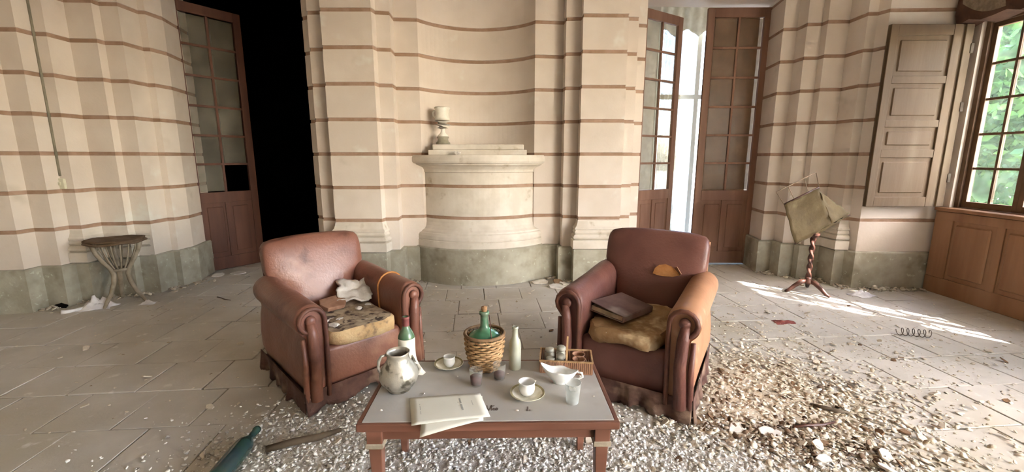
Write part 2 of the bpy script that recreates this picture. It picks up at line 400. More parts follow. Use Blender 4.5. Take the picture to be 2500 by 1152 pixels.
# dark room beyond the left opening, vestibule beyond the right one
def sheet(name, boxes, m, kind='structure'):
    mb = MB()
    for b in boxes: mb.box(*b)
    o = mb.build(name, m); tag(o, kind=kind); return o
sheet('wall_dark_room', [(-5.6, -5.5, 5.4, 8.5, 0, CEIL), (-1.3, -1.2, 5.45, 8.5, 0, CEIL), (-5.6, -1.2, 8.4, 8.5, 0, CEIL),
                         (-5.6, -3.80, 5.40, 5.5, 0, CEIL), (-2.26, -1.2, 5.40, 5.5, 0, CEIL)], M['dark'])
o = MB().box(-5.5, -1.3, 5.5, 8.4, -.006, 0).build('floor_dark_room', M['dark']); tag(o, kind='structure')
o = MB().box(1.1, 4.55, 5.72, 8.3, -.006, -.001).build('floor_vestibule', M['tile']); tag(o, kind='structure')
sheet('wall_vestibule', [(1.0, 1.1, 5.70, 8.3, 0, CEIL), (4.55, 4.65, 4.9, 8.3, 0, CEIL), (1.0, 2.62, 8.2, 8.3, 0, CEIL), (4.1, 4.65, 8.2, 8.3, 0, CEIL),
                         (2.62, 4.1, 8.2, 8.3, 3.75, CEIL), (1.0, 1.5, 5.70, 5.78, 0, CEIL), (3.2, 4.65, 5.76, 5.84, 0, CEIL)], M['plaster'])

# ------------------------------------------------------------------ doors
def leaf(root, W, Hh, hinge_s, zg=0.98, rows=6, cols=2, glass='oglass', wood='doorwood', skip=(), board=False, loc=(0, 0, 0), rz=0):
    """a glazed leaf; local x runs from the hinge (0) to the free edge (W)"""
    lf = empty('door_leaf', loc, rz, root)
    st = .085; top = .11; t = .022
    mb = MB().box(0, st, -t, t, .01, Hh).box(W-st, W, -t, t, .01, Hh).box(st, W-st, -t, t, Hh-top, Hh).box(st, W-st, -t, t, .01, .17).box(st, W-st, -t, t, zg-.13, zg)
    mb.build('frame', M[wood], lf, bevel=.004)
    gx0, gx1, gz0, gz1 = st, W-st, zg, Hh-top
    bw = .026; pw = (gx1-gx0)/cols; ph = (gz1-gz0)/rows
    for i in range(1, cols): MB().box(gx0+i*pw-bw/2, gx0+i*pw+bw/2, -.016, .016, gz0, gz1).build('glazing_bar', M[wood], lf, bevel=.003)
    for r in range(1, rows): MB().box(gx0, gx1, -.0155, .0155, gz0+r*ph-bw/2, gz0+r*ph+bw/2).build('glazing_bar', M[wood], lf, bevel=.003)
    for i in range(cols):
        for r in range(rows):
            if (i, r) in skip: continue
            MB().box(gx0+i*pw+bw/2, gx0+(i+1)*pw-bw/2, -.002, .002, gz0+r*ph+bw/2, gz0+(r+1)*ph-bw/2).build('pane', M[glass], lf)
    for i in range(cols):
        x0 = st + i*(W-2*st)/cols; x1 = st + (i+1)*(W-2*st)/cols
        MB().box(x0, x1, -.008, .008, .17, zg-.13).build('panel_back', M[wood], lf)
        MB().box(x0+.05, x1-.05, -.018, .018, .22, zg-.18).build('panel', M[wood], lf, bevel=.012)
        if i: MB().box(x0-.03, x0+.03, -.0215, .0215, .17, zg-.13).build('mullion', M[wood], lf, bevel=.003)
    if board:
        MB().box(st*.5 + (.075 if board == 1 else 0), W-st*.4, -.045, -.030, zg-.05, Hh-.06).build('backing_board', M['board'], lf)
    return lf

d1 = empty('door_1', (-3.83, 5.12, 0)); tag(d1, 'tall brown glazed door leaf opened into the dark room on the left', 'door', kind='structure')
hl = Vector((-3.83, 5.12))
leaf(d1, .74, 3.13, 1, glass='oglass', wood='doorwood', skip=((1, 0),), loc=(.03, .0, 0), rz=math.radians(55))
MB().box(-.035, .028, -.05, .05, 0, 3.3).build('door_frame', M['winwood'], d1, bevel=.004)
MB().box(1.55, 1.60, -.05, .05, 0, 3.3).build('door_frame', M['winwood'], d1, bevel=.004)

d2 = empty('door_2', (1.56, 5.5, 0)); tag(d2, 'pair of tall brown glazed door leaves ajar to the bright vestibule', 'door', kind='structure')
leaf(d2, .76, 3.17, 1, glass='dglass', wood='doordust', loc=(.0, .06, 0), rz=math.radians(33))
l2 = leaf(d2, .77, 3.19, -1, glass='bglass', wood='doordust', board=1, loc=(1.60, .15, 0), rz=math.radians(179))
MB().box(-.03, -.002, .0, .07, 0, 3.22).build('door_frame', M['doordust'], d2, bevel=.004)
MB().box(1.602, 1.625, .06, .18, 0, 3.22).build('door_frame', M['doordust'], d2, bevel=.004)

# vestibule window with lace curtain and valance
w3 = empty('window_2', (2.62, 8.22, 0)); tag(w3, 'tall bright vestibule window seen through the gap of the door', 'window', kind='structure')
MB().box(0, .07, -.03, .03, 0, 3.75).box(1.41, 1.48, -.03, .03, 0, 3.75).box(0, 1.48, -.03, .03, 3.68, 3.75).build('window_frame', M['ext'], w3)
MB().box(.70, .78, -.03, .03, 0, 3.7).build('mullion', M['ext'], w3)
MB().box(.07, 1.41, -.028, .028, 2.45, 2.53).build('transom', M['ext'], w3)
def drape(name, x0, x1, z0, z1, y, m, waves=6, amp=.03, scallop=0, seed=1):
    mb = MB(); nx, nz = 60, 14; vsx = []; fs = []
    for k in range(nz+1):
        for i in range(nx+1):
            u = i/nx; w = k/nz; zb = z0 + scallop*abs(math.sin(u*math.pi*4 + seed))
            vsx.append((x0+(x1-x0)*u, y + amp*math.sin(u*waves*2*math.pi + .6*math.sin(w*3+seed)), zb + (z1-zb)*w))
    for k in range(nz):
        for i in range(nx):
            a = k*(nx+1)+i; fs.append((a, a+1, a+nx+2, a+nx+1))
    return mb.add(vsx, fs).build(name, m, smooth=True, solid=.003)
tag(drape('lace_curtain', 2.66, 3.02, .02, 3.72, 8.05, M['lace'], 5, .03), 'white lace curtain hanging behind the half open brown door', 'curtain')
tag(drape('window_valance', 2.55, 4.15, 3.45, 3.95, 7.97, M['label'], 9, .025, .12), 'cream scalloped valance above the vestibule window', 'valance')

# ------------------------------------------------------------------ side windows
def casement(name, y0, y1, z0, z1, rows, label, leaves=2, cols=2, wood='winwood', glass='dglass'):
    """window in the side wall, plane x = XW + .1"""
    root = empty(name, (XW+.10, y0, z0)); tag(root, label, 'window', kind='structure')
    W = y1-y0; Hh = z1-z0; fr = .045
    MB().box(-.05, .05, 0, fr, 0, Hh).box(-.05, .05, W-fr, W, 0, Hh).box(-.05, .05, fr, W-fr, Hh-fr, Hh).box(-.05, .05, fr, W-fr, 0, fr).build('window_frame', M[wood], root, bevel=.004)
    lw = (W-2*fr)/leaves
    for l in range(leaves):
        sa = empty('sash', (0, fr+l*lw, fr), 0, root); w = lw; h = Hh-2*fr; s = .042
        MB().box(-.022, .022, 0, s, 0, h).box(-.022, .022, w-s, w, 0, h).box(-.022, .022, s, w-s, 0, s*1.4).box(-.022, .022, s, w-s, h-s, h).build('sash_frame', M[wood], sa, bevel=.003)
        bw = .022; pw = (w-2*s)/cols; ph = (h-s*2.4)/rows
        for i in range(1, cols): MB().box(-.014, .014, s+i*pw-bw/2, s+i*pw+bw/2, s*1.4, h-s).build('glazing_bar', M[wood], sa)
        for r in range(1, rows): MB().box(-.0135, .0135, s, w-s, s*1.4+r*ph-bw/2, s*1.4+r*ph+bw/2).build('glazing_bar', M[wood], sa)
        for i in range(cols):
            for r in range(rows):
                MB().box(-.002, .002, s+i*pw+bw/2, s+(i+1)*pw-bw/2, s*1.4+r*ph+bw/2, s*1.4+(r+1)*ph-bw/2).build('pane', M[glass], sa)
    return root
casement('window_1', 3.36, 4.43, .86, 2.70, 5, 'tall casement window with grimy panes and green trees behind', glass='hglass')
# panelled wood below the visible window
tr1 = empty('trim_1', (XW, 0, 0)); tag(tr1, 'warm brown panelled dado under the casement window', 'panelling', kind='structure')
MB().box(-.045, .01, 3.0, 4.49, 0, .86).build('backing', M['dado'], tr1)
MB().box(-.075, .06, 2.98, 4.50, .86, .895).build('sill', M['dado'], tr1, bevel=.008)
MB().box(-.062, -.04, 3.0, 4.49, .0, .17).build('skirting', M['dado'], tr1, bevel=.004)
MB().box(-.058, -.04, 3.0, 4.49, .77, .855).build('rail', M['dado'], tr1, bevel=.004)
for a, b in ((4.30, 4.49), (3.83, 3.90), (3.36, 3.43)): MB().box(-.0575, -.04, a, b, .165, .775).build('stile', M['dado'], tr1, bevel=.004)
for a, b in ((3.94, 4.27), (3.47, 3.80), (3.05, 3.33)): MB().box(-.064, -.04, a, b, .21, .735).build('panel', M['dado'], tr1, bevel=.016, bseg=1)
# the other windows along the side wall
casement('window_3', 2.2, 2.95, .90, 2.70, 5, 'next casement window along the side wall')
casement('window_4', -0.8, 1.1, .08, 3.4, 7, 'french window of the side wall nearest the armchairs', wood='winwood')
casement('window_5', -2.9, -1.0, .08, 3.4, 7, 'french window of the side wall farthest from the niche', wood='winwood')

# wooden shutter folded back on the wall
sh = empty('window_shutter', (3.66, 4.475, .90)); tag(sh, 'dusty brown wooden shutter folded back beside the bright window', 'shutter')
SW, SH = .80, 1.765
MB().box(0, SW, -.012, .014, 0, SH).build('board', M['shutter'], sh)
for x0, x1 in ((0, .075), (.61, .69), (.725, .80)): MB().box(x0, x1, -.028, .0, 0, SH).build('stile', M['shutter'], sh, bevel=.004)
for z0, z1 in ((0, .10), (.50, .58), (.80, .87), (1.22, 1.29), (SH-.10, SH)): MB().box(.075, .61, -.026, .0, z0, z1).build('rail', M['shutter'], sh, bevel=.004)
for z0, z1 in ((.10, .50), (.58, .80), (.87, 1.22), (1.29, SH-.10)): MB().box(.115, .57, -.022, .0, z0+.04, z1-.04).build('panel', M['shutter'], sh, bevel=.01, bseg=1)
for z in (.25, .95, 1.5): MB().box(.79, .82, -.035, -.012, z, z+.09).build('hinge', M['rust'], sh, bevel=.003)

# ragged pelmet above the window
pe = empty('window_pelmet', (XW-.05, 3.0, 2.66)); tag(pe, 'brown ragged pelmet sagging over the bright window', 'pelmet')
mb = MB(); rings = []
for i in range(15):
    y = 1.52*i/14; sag = .02*math.sin(i*2.3) + .04*(1-i/14)
    rings.append([(.06, y, .0-sag), (-.10, y, .02-sag), (-.13, y, .10), (-.12, y, .30), (-.15, y, .34), (-.15, y, .40), (.06, y, .40)])
mb.loft(rings).build('pelmet_box', M['pelmet'], pe, smooth=False)
mb = MB(); vsx = []; fs = []
for i in range(9):
    for k in range(5):
        u, w = i/8, k/4
        vsx.append((-.155 + .05*u*w - .03*w, 1.12 + .34*u - .1*w*(1-u), .36 - .33*w*(1-.5*u) - .06*math.sin(u*3)*w))
for i in range(8):
    for k in range(4): a = i*5+k; fs.append((a, a+1, a+6, a+5))
mb.add(vsx, fs).build('cobweb', M['web'], pe, smooth=True)

# conduit and switch on the left wall
cx, cy = -4.262, 4.168
def on_ray(px, py, Y):
    p = math.radians(10.3); c, s = math.cos(p), math.sin(p); u = (px-1250)/FPX; v = (576-py)/FPX
    t = Y/(c+v*s); return (u*t, Y, 1.4 + (-s+v*c)*t)
p1 = on_ray(147, 430, 4.09)
o = MB().tube([(p1[0]-.0, 4.09, z) for z in (p1[2], 2.0, 3.0, 4.15)], .011, 8).build('electric_conduit', M['conduit'], smooth=True)
tag(o, 'thin grey conduit running down the left wall to the switch', 'conduit')
sw = empty('light_switch', (p1[0], 4.085, p1[2]-.08)); tag(sw, 'small pale light switch on the stepped left wall', 'switch')
MB().box(-.04, .04, -.012, .02, -.04, .06).build('switch_plate', M['switch'], sw, bevel=.006)
MB().box(-.012, .012, -.022, -.01, -.005, .025).build('toggle', M['switch'], sw, bevel=.003)

# ------------------------------------------------------------------ niche pedestal
ped = empty('niche_pedestal', (0, 0, 0)); tag(ped, 'cream bow-fronted pedestal with grey stone base standing in the wall niche', 'pedestal')
pA, pB = (-1.0, 4.93), (0.255, 4.985)
drum = [(pA[0]-.002, pA[1]+.35)] + arc(pA, pB, -.25, 24) + [(pB[0]+.002, pB[1]+.35)]
prof = [(0, .40), (0, .720), (-G, .723), (-G, .757), (0, .760), (0, 1.070), (-G, 1.073), (-G, 1.107), (0, 1.110), (0, 1.24)]
sweep(drum, prof, (2, 6)).build('drum', M['mould'], ped, smooth=False)
for b in (.74, 1.09): sweep(drum, [(-G, b-.017), (-G, b+.017)]).build('joint_band', M['band'], ped)
sweep(drum, [(0, 1.235), (.012, 1.245), (.012, 1.26), (.02, 1.275), (.045, 1.30), (.085, 1.325), (.085, 1.335), (.105, 1.34), (.115, 1.36), (.115, 1.40), (.105, 1.425), (-.02, 1.425)]).build('cornice', M['mould'], ped)
sweep(drum, [(0, .68), (.008, .64), (.03, .605), (.055, .585), (.06, .57), (.075, .56), (.085, .535), (.085, .50), (.078, .485), (.088, .48), (.088, .41)]).build('base_moulding', M['mould'], ped)
sweep(drum, [(.108, 0), (.108, .395), (.095, .41), (-.02, .41)]).build('stone_base', M['stone'], ped)
topp = [(p.x, p.y) for p in miter(drum, .10)]
MB().prism([(p[0], p[1]) for p in topp], 1.40, 1.427).build('shelf', M['mould'], ped)
blk = empty('stepped_slab', (-.38, 4.93, 1.427)); tag(blk, 'low stepped cream slab lying on the niche pedestal shelf', 'slab')
MB().box(-.53, .54, -.16, .16, 0, .055).build('lower_step', M['mould'], blk, bevel=.006)
MB().box(-.49, .51, -.13, .14, .055, .115).build('upper_step', M['mould'], blk, bevel=.012)
urn = empty('marble_urn', (-.765, 4.90, 1.542)); tag(urn, 'white marble urn with fluted bowl and chipped rim on the stepped slab', 'urn')
def ring(r, z, n=32, fl=0, k=12): return [(r*(1+fl*abs(math.sin(k*math.pi*j/n)))*math.cos(2*math.pi*j/n), r*(1+fl*abs(math.sin(k*math.pi*j/n)))*math.sin(2*math.pi*j/n), z) for j in range(n)]
MB().loft([ring(.078, 0), ring(.078, .02), ring(.062, .035), ring(.056, .06), ring(.066, .075), ring(.066, .085)]).build('foot', M['urnbase'], urn, smooth=True)
MB().loft([ring(.06, .085), ring(.055, .1), ring(.028, .125), ring(.02, .155), ring(.024, .17)]).build('stem', M['marble'], urn, smooth=True)
MB().loft([ring(.026, .168), ring(.06, .18, 48, .07, 12), ring(.082, .215, 48, .08, 12), ring(.084, .25, 48, .08, 12), ring(.078, .265)]).build('bowl', M['marble'], urn, smooth=True)
MB().loft([ring(.078, .262), ring(.078, .29), ring(.072, .32), ring(.076, .37), ring(.088, .392), ring(.08, .40), ring(.068, .38), ring(.06, .3)]).jitter(.006, 20).build('neck', M['marble'], urn, smooth=True)
MB().tube([(-.075, 0, .29), (-.098, 0, .31), (-.103, 0, .34), (-.085, 0, .37)], .011, 8).build('handle', M['marble'], urn, smooth=True)
def chunk(name, loc, size, m, seed, label, cat, rz=0, flat=.6):
    bm = bmesh.new(); bmesh.ops.create_icosphere(bm, subdivisions=2, radius=1)
    r_ = random.Random(seed)
    for v in bm.verts:
        n = noise.noise(v.co*1.6 + Vector((seed*7.3, seed, 0)))*.55
        v.co *= (1+n); v.co.x *= size[0]; v.co.y *= size[1]; v.co.z *= size[2]
    zmin = min(v.co.z for v in bm.verts)*flat
    for v in bm.verts: v.co.z = max(v.co.z, zmin) - zmin
    me = bpy.data.meshes.new(name); bm.to_mesh(me); bm.free(); me.materials.append(m)
    o = bpy.data.objects.new(name, me); COL.objects.link(o); o.location = loc; o.rotation_euler = (0, 0, rz)
    tag(o, label, cat); return o
chunk('plaster_lump', (-.585, 4.69, 1.427), (.038, .026, .024), M['plasterbit'], 3, 'small white plaster lump on the pedestal shelf edge', 'rubble')

#PART2
# ------------------------------------------------------------------ outside: ground, trees, added slab against the sun
o = MB().box(-40, 4.68, -40, -3.5, -.6, -.35).box(4.68, 60, -40, 60, -.6, -.35).box(-30, 4.68, 8.3, 60, -.6, -.35).build('ground', M['ground']); tag(o, kind='structure')
def tree(loc, crown_c, rad, n, m, label, leafs=.14, seed=1, hollow=.3, trunk=.12):
    root = empty('garden_tree', loc); tag(root, label, 'tree', 'trees in the garden outside the window')
    rg = np.random.default_rng(seed)
    d = rg.normal(size=(n, 3)); d /= np.linalg.norm(d, axis=1)[:, None]
    rr = (hollow + (1-hollow)*rg.random(n)**.6)[:, None]
    cen = d*rr*np.array(rad)
    clump = rg.normal(size=(60, 3))*np.array(rad)*.45          # leaves gather in clumps
    idx = rg.integers(0, 60, n); cen = cen*.55 + clump[idx]*.45 + rg.normal(size=(n, 3))*.12
    cen += np.array(crown_c) - np.array(loc)
    a = rg.normal(size=(n, 3)); a /= np.linalg.norm(a, axis=1)[:, None]
    b = np.cross(a, rg.normal(size=(n, 3))); b /= np.linalg.norm(b, axis=1)[:, None]
    s = leafs*(.6+.8*rg.random(n))[:, None]
    V = np.stack([cen - a*s*.5, cen + b*s*.26, cen + a*s*.5, cen - b*s*.26], 1).reshape(-1, 3)
    me = bpy.data.meshes.new('crown'); me.vertices.add(n*4); me.vertices.foreach_set('co', V.ravel())
    me.loops.add(n*4); me.loops.foreach_set('vertex_index', np.arange(n*4)); me.polygons.add(n)
    me.polygons.foreach_set('loop_start', np.arange(0, n*4, 4)); me.polygons.foreach_set('loop_total', np.full(n, 4)); me.update(); me.validate()
    me.materials.append(m); o = bpy.data.objects.new('crown', me); COL.objects.link(o); o.parent = root; o['kind'] = 'stuff'
    cc = Vector(crown_c) - Vector(loc)
    MB().tube([(0, 0, 0), (cc.x*.3+.05, cc.y*.3, cc.z*.45), (cc.x*.8, cc.y*.8, cc.z*.9), tuple(cc*1.15)], [trunk, trunk*.8, trunk*.55, trunk*.2], 8).build('trunk', M['bark'], root, smooth=True)
    for k in range(5):
        q = Vector((rg.normal()*rad[0]*.5, rg.normal()*rad[1]*.5, rg.normal()*rad[2]*.4))
        st = cc*.75; MB().tube([tuple(st), tuple(st + q*.5 + Vector((0, 0, .1))), tuple(cc+q)], [trunk*.45, trunk*.3, trunk*.1], 6).build('branch', M['bark'], root, smooth=True)
    return root
tree((8.3, 6.6, -.35), (8.2, 6.5, 2.4), (2.4, 2.0, 3.0), 12000, M['leaf'], 'leafy green tree filling the left panes of the window', .16, 1, .1)
tree((10.2, 9.6, -.35), (10.2, 9.6, 3.2), (3.2, 3.0, 4.0), 12000, M['leaf2'], 'taller darker tree farther back behind the window panes', .2, 2, .1)
tree((7.6, 4.9, -.35), (7.6, 4.9, 1.6), (1.6, 1.4, 2.6), 9000, M['leaf2'], 'bushy tree close outside the right hand window panes', .13, 3, .1)
tree((7.5, 7.7, -.35), (7.5, 7.7, 2.0), (1.9, 1.6, 3.4), 12000, M['leaf2'], 'dense tree seen close to the left frame of the window', .16, 7, .1)
tree((10.6, 12.2, -.35), (10.6, 12.2, 3.6), (3.6, 3.4, 5.0), 10000, M['leaf'], 'large pale green tree far behind the left window panes', .26, 8, .1)
tree((12.5, 8.2, -.35), (12.5, 8.2, 3.6), (3.8, 3.4, 4.8), 12000, M['leaf'], 'bright green tree standing farthest away outside the window', .24, 5, .1)
tree((7.2, 1.2, -.35), (7.0, 1.8, 4.8), (1.2, .7, 1.5), 6500, M['leaf'], 'tall tree whose crown shades the window from the sun', .16, 4)
tree((7.6, -1.4, -.35), (7.1, .1, 5.1), (1.1, .9, 1.1), 170, M['leaf'], 'thin tree dappling the sunlight on the floor', .16, 6, .1, .05)
sun_slab = empty('sun_blocker', (4.70, -5.5, 3.5)); tag(sun_slab, 'pale slab on columns added to block the sun over the two french windows', 'sun_blocker')
MB().box(0, 1.5, 0, 6.4, 0, .16).build('slab', M['ext'], sun_slab)  # unseen slab, added to keep direct sun out of the french windows
for y in (.2, 3.2, 6.1): MB().lathe([(.14, -3.85), (.14, -3.7), (.10, -3.65), (.09, -.2), (.14, -.1), (.14, 0)], 16, (1.3, y, 0)).build('column', M['ext'], sun_slab, smooth=True)

# ------------------------------------------------------------------ armchairs
def sect(hx, hy, n=32, e=3.2):
    out = []
    for j in range(n):
        t = 2*math.pi*j/n; c, s = math.cos(t), math.sin(t)
        out.append((hx*math.copysign(abs(c)**(2/e), c), hy*math.copysign(abs(s)**(2/e), s)))
    return out
def armchair(label, loc, rz, lea, side, seed, scale=1.0):
    rc = empty('leather_armchair', loc, rz, scale=scale); tag(rc, label, 'armchair')
    LM = M[lea]; rr = random.Random(seed)
    # arms
    for s in (-1, 1):
        cx, cz, R = .315, .535, .088
        sec = [(.245, .09), (.240, .22), (.234, .36), (.229, .46)]
        for k in range(13):
            a = math.radians(172 - k*232/12); sec.append((cx + R*math.cos(a), cz + R*math.sin(a)))
        sec += [(.352, .435), (.368, .40), (.380, .28), (.385, .09)]
        rings = []
        for y, sc, lift in ((-.385, .80, 0), (-.392, .93, 0), (-.378, 1, 0), (-.34, 1.0, .0), (-.2, .99, .003), (0, .97, .012), (.2, .97, .026), (.34, .97, .034), (.36, .9, .034)):
            R_ = []
            for (x, z) in sec:
                w = max(0, min(1, (z-.3)/.25)); mx, mz = .312, .36
                R_.append((s*(mx+(x-mx)*sc), y, (mz+(z-mz)*(sc if sc < .95 else 1)) + lift*w))
            rings.append(R_)
        arm = MB().loft(rings).jitter(.006, 7, seed+s).build('arm', M[side] if s > 0 else LM, rc, smooth=True, sub=1)
        # scroll roll: runs over the front of the arm and down to the floor
        yf = -.398
        pts = [(s*.252, yf, .08), (s*.250, yf, .25), (s*.246, yf, .42)]
        for k in range(11):
            a = math.radians(180 - k*255/10); q = .068
            pts.append((s*(cx + q*math.cos(a)), yf, cz + q*math.sin(a)))
        MB().tube(pts, .013, 8).build('scroll_piping', M['piping'], arm, smooth=True)
        MB().tube([(s*(cx+.012), yf-.002, .525), (s*(cx+.004), yf-.004, .45), (s*(cx-.002), yf-.004, .3), (s*(cx+.01), yf-.002, .08)], [.022, .030, .031, .034], 10).build('front_roll', LM, arm, smooth=True)
        MB().tube([(s*(cx+.052), yf+.012, .44), (s*(cx+.05), yf+.010, .28), (s*(cx+.056), yf+.01, .08)], [.012, .016, .018], 8).build('front_roll', LM, arm, smooth=True)
        mb = MB().lathe([(.001, .02), (.018, .018), (.028, .008), (.030, -.012)], 16); mb.xf(tr(s*(cx+.006), yf+.002, .537) @ rot('X', 90)); mb.build('scroll_boss', LM, arm, smooth=True)
    # backrest
    rings = []
    for v in [i/16 for i in range(17)]:
        z = .14 + v*.742; y = .235 + .13*v
        k = max(0, min(1, (z-.55)/.10)); k = k*k*(3-2*k)
        hw = .238 + .094*k; hd = .085 - .018*v
        if v > .86: q = (v-.86)/.14; hw *= 1-.10*q*q; hd *= 1-.55*q*q
        bulge = .025*math.sin(min(1, v*1.1)*math.pi)
        rings.append([(x, y + yy*(1+(bulge/hd if yy < 0 else 0)*(1-(x/hw)**2)), z + .012*(1-(x/hw)**2)*(v > .9)) for x, yy in sect(hw, hd, 36, 4.5)])
    bk = MB().loft(rings).jitter(.006, 5, seed).build('backrest', LM, rc, smooth=True, sub=1)
    for s in (-1, 1):
        MB().tube([(s*.318, .243+.13*v, .14+v*.725) for v in (.68, .75, .82, .9, .95)], .011, 8).build('edge_piping', M[side] if s > 0 else M['piping'], bk, smooth=True)
    MB().box(-.31, .31, .34, .40, .09, .62).build('back_panel', LM, rc, bevel=.03, smooth=True)
    # seat rail and deck
    MB().box(-.245, .245, -.365, -.29, .09, .345).build('seat_rail', LM, rc, bevel=.03, smooth=True, bseg=3)
    MB().box(-.24, .24, -.30, .27, .22, .335).build('seat_deck', LM, rc, bevel=.02)
    # ragged skirt round the foot
    per = [(-.37, .40), (-.385, -.395), (.385, -.395), (.37, .40)]
    segs = [(per[0], per[1]), (per[1], per[2]), (per[2], per[3])]
    for a, b in segs:
        A = Vector((a[0], a[1], 0)); B = Vector((b[0], b[1], 0)); d = (B-A); n = int(d.length/.008); nrm = Vector((d.y, -d.x, 0)).normalized()*(-1)
        if nrm.dot(A+B) < 0: nrm = -nrm
        vsx = []; fs = []
        for i in range(n+1):
            u = i/n; ph = u*n*.36 + 4*noise.noise(Vector((u*5, seed, a[0])))
            low = .004 + .05*max(0, noise.noise(Vector((u*5+3, seed*2, a[1]))))*1.3 + .02*abs(noise.noise(Vector((u*37, seed*2, a[1]))))
            for k in range(5):
                w = k/4; am = (.012+.010*noise.noise(Vector((u*4, seed, 9))))*w
                p = A + d*u + nrm*(.002 + am*math.sin(ph) + .006*w*w + .02*w*noise.noise(Vector((u*11, seed, 4))))
                vsx.append((p.x, p.y, .135 + (low-.135)*w))
        for i in range(n):
            for k in range(4): q = i*5+k; fs.append((q, q+1, q+6, q+5))
        MB().add(vsx, fs).build('skirt', M['skirt'], rc, smooth=True, solid=.004)
    MB().box(-.36, .36, -.37, .38, .05, .10).build('base_frame', M['skirt'], rc)
    for sx in (-.32, .32):
        for sy in (-.33, .34): MB().lathe([(.02, 0), (.026, .05)], 10, (sx, sy, 0)).build('foot', M['mahog'], rc)
    return rc
RL = math.radians(45.7); RR = math.radians(-31)
cl = armchair('reddish brown leather armchair with bare foam seat, on the left of the table', (-1.139, 2.70, 0), RL, 'leatherL', 'leatherL', 3)
cr = armchair('dark brown leather armchair with torn back and a book on its seat', (.82, 2.63, 0), RR, 'leatherR', 'leathertan', 5, 1.03)
# strap round the right arm of the left chair
mb = MB()
pts = []
for k in range(15):
    a = math.radians(185 - k*250/14); pts.append((.315+.093*math.cos(a), -.12, .541+.093*math.sin(a)))
pts = [(.232, -.118, .36), (.226, -.119, .44)] + pts
mb.tube(pts, .007, 6).build('cord', M['tear'], cl, smooth=True)
# tear in the right chair: lining + lifted flap of leather
def yback(x, z):
    v = (z-.14)/.742; k = max(0, min(1, (z-.55)/.10)); k = k*k*(3-2*k); hw = .238+.094*k; hd = .085-.018*v
    return .235 + .13*v - hd - .025*math.sin(min(1, v*1.1)*math.pi)*(1-(x/hw)**2)
out = [(-.085, -.03), (-.075, .005), (-.05, .028), (-.01, .036), (.03, .026), (.06, .0), (.085, -.022), (.04, -.036), (-.02, -.04), (-.06, -.036)]
vsx = [(.10, yback(.10, .645)-.010, .645)] + [(.10+x, yback(.10+x, .645+z)-.009, .645+z) for x, z in out]
tear = MB().add(vsx, [(0, i, i % len(out) + 1) for i in range(1, len(out)+1)]).build('torn_patch', M['tear'], cr, solid=.006)
fx = lambda x, z, d: (.10+x, yback(.10+x, .645+z)-d, .645+z)
MB().add([fx(.045, .024, .012), fx(.062, .034, .030), fx(.092, -.008, .028), fx(.083, -.022, .012)], [(0, 1, 2, 3)]).build('leather_flap', M['leathertan'], tear, solid=.004)

def cushion(name, m, top, parent_loc, rz, hx, y0, y1, h, z, seed, label, amp, e=6):
    root = empty(name, (parent_loc[0], parent_loc[1], z), rz); tag(root, label, 'cushion')
    rings = []
    yc = (y0+y1)/2; hy = (y1-y0)/2
    for w, sc in ((0, .93), (.12, .985), (.5, 1.0), (.85, .985), (1.0, .93)):
        rings.append([(x*sc, yc+y*sc, h*w) for x, y in sect(hx, hy, 72, e)])
    for sc in (.8, .6, .4, .2): rings.append([(x*sc, yc+y*sc, h*(1.0+.04*(1-sc))) for x, y in sect(hx, hy, 72, e)])
    MB().loft(rings[:5], True, False).jitter(amp, 9, seed).jitter(amp*.5, 28, seed).build('cushion_side', m, root, smooth=True)
    MB().loft(rings[4:], False, True).jitter(amp, 9, seed).jitter(amp*.5, 28, seed).build('cushion_top', top, root, smooth=True)
    return root
cushion('seat_cushion', M['foamL'], M['foamtop'], (-1.139, 2.70), RL, .222, -.40, .20, .085, .337, 2, 'crumbling bare foam cushion on the left armchair seat', .012)
cushion('seat_cushion', M['foamR'], M['foamR'], (.82, 2.63), RR, .228, -.42, .20, .085, .347, 8, 'tan wrinkled cushion under the book on the right armchair', .020, 4)

def local(base, rz, x, y, z):
    c, s = math.cos(rz), math.sin(rz); return (base[0]+x*c-y*s, base[1]+x*s+y*c, z)
# fragments on the left chair
mb = MB().prism([(-.085, -.05), (.03, -.07), (.10, -.01), (.075, .06), (-.05, .075), (-.09, .02)], 0, .028)
o = mb.xf(rot('X', 14)).jitter(.004, 20, 2).build('tile_fragment', M['terracotta'], bevel=.004); o.location = local((-1.139, 2.70), RL, -.02, .03, .446); o.rotation_euler = (0, 0, RL+.3)
tag(o, 'broken brown tile piece lying on the bare foam cushion', 'rubble')
vsx = []; fs = []
for i in range(15):
    for k in range(13):
        u, w = i/14-.5, k/12-.5
        n = noise.noise(Vector((u*4, w*4, 3.3)))*.035 + noise.noise(Vector((u*11, w*11, 1)))*.014
        rr_ = 1 + .25*noise.noise(Vector((math.atan2(w, u)*2, 0, 5)))
        vsx.append((u*.23*rr_, n, w*.19*rr_))
for i in range(14):
    for k in range(12): a = i*13+k; fs.append((a, a+1, a+14, a+13))
o = MB().add(vsx, fs).build('crumpled_plaster_sheet', M['plasterbit'], smooth=True, solid=.012); o.location = local((-1.139, 2.70), RL, .15, .06, .505); o.rotation_euler = (math.radians(-58), 0, RL-.45)
tag(o, 'crumpled white sheet leaning on the left armchair cushion', 'sheet')
for k, (x, y, s) in enumerate(((-.15, -.28, .035), (-.08, -.20, .022), (.09, -.10, .03), (.17, -.07, .02), (-.16, -.18, .02))):
    p = local((-1.139, 2.70), RL, x, y, .426); o = chunk('plaster_bit', p, (s, s*.7, s*.32), M['plasterbit'], 20+k, 'small white plaster bit on the bare foam cushion', 'rubble', k)
    o['group'] = 'plaster bits on the foam cushion'
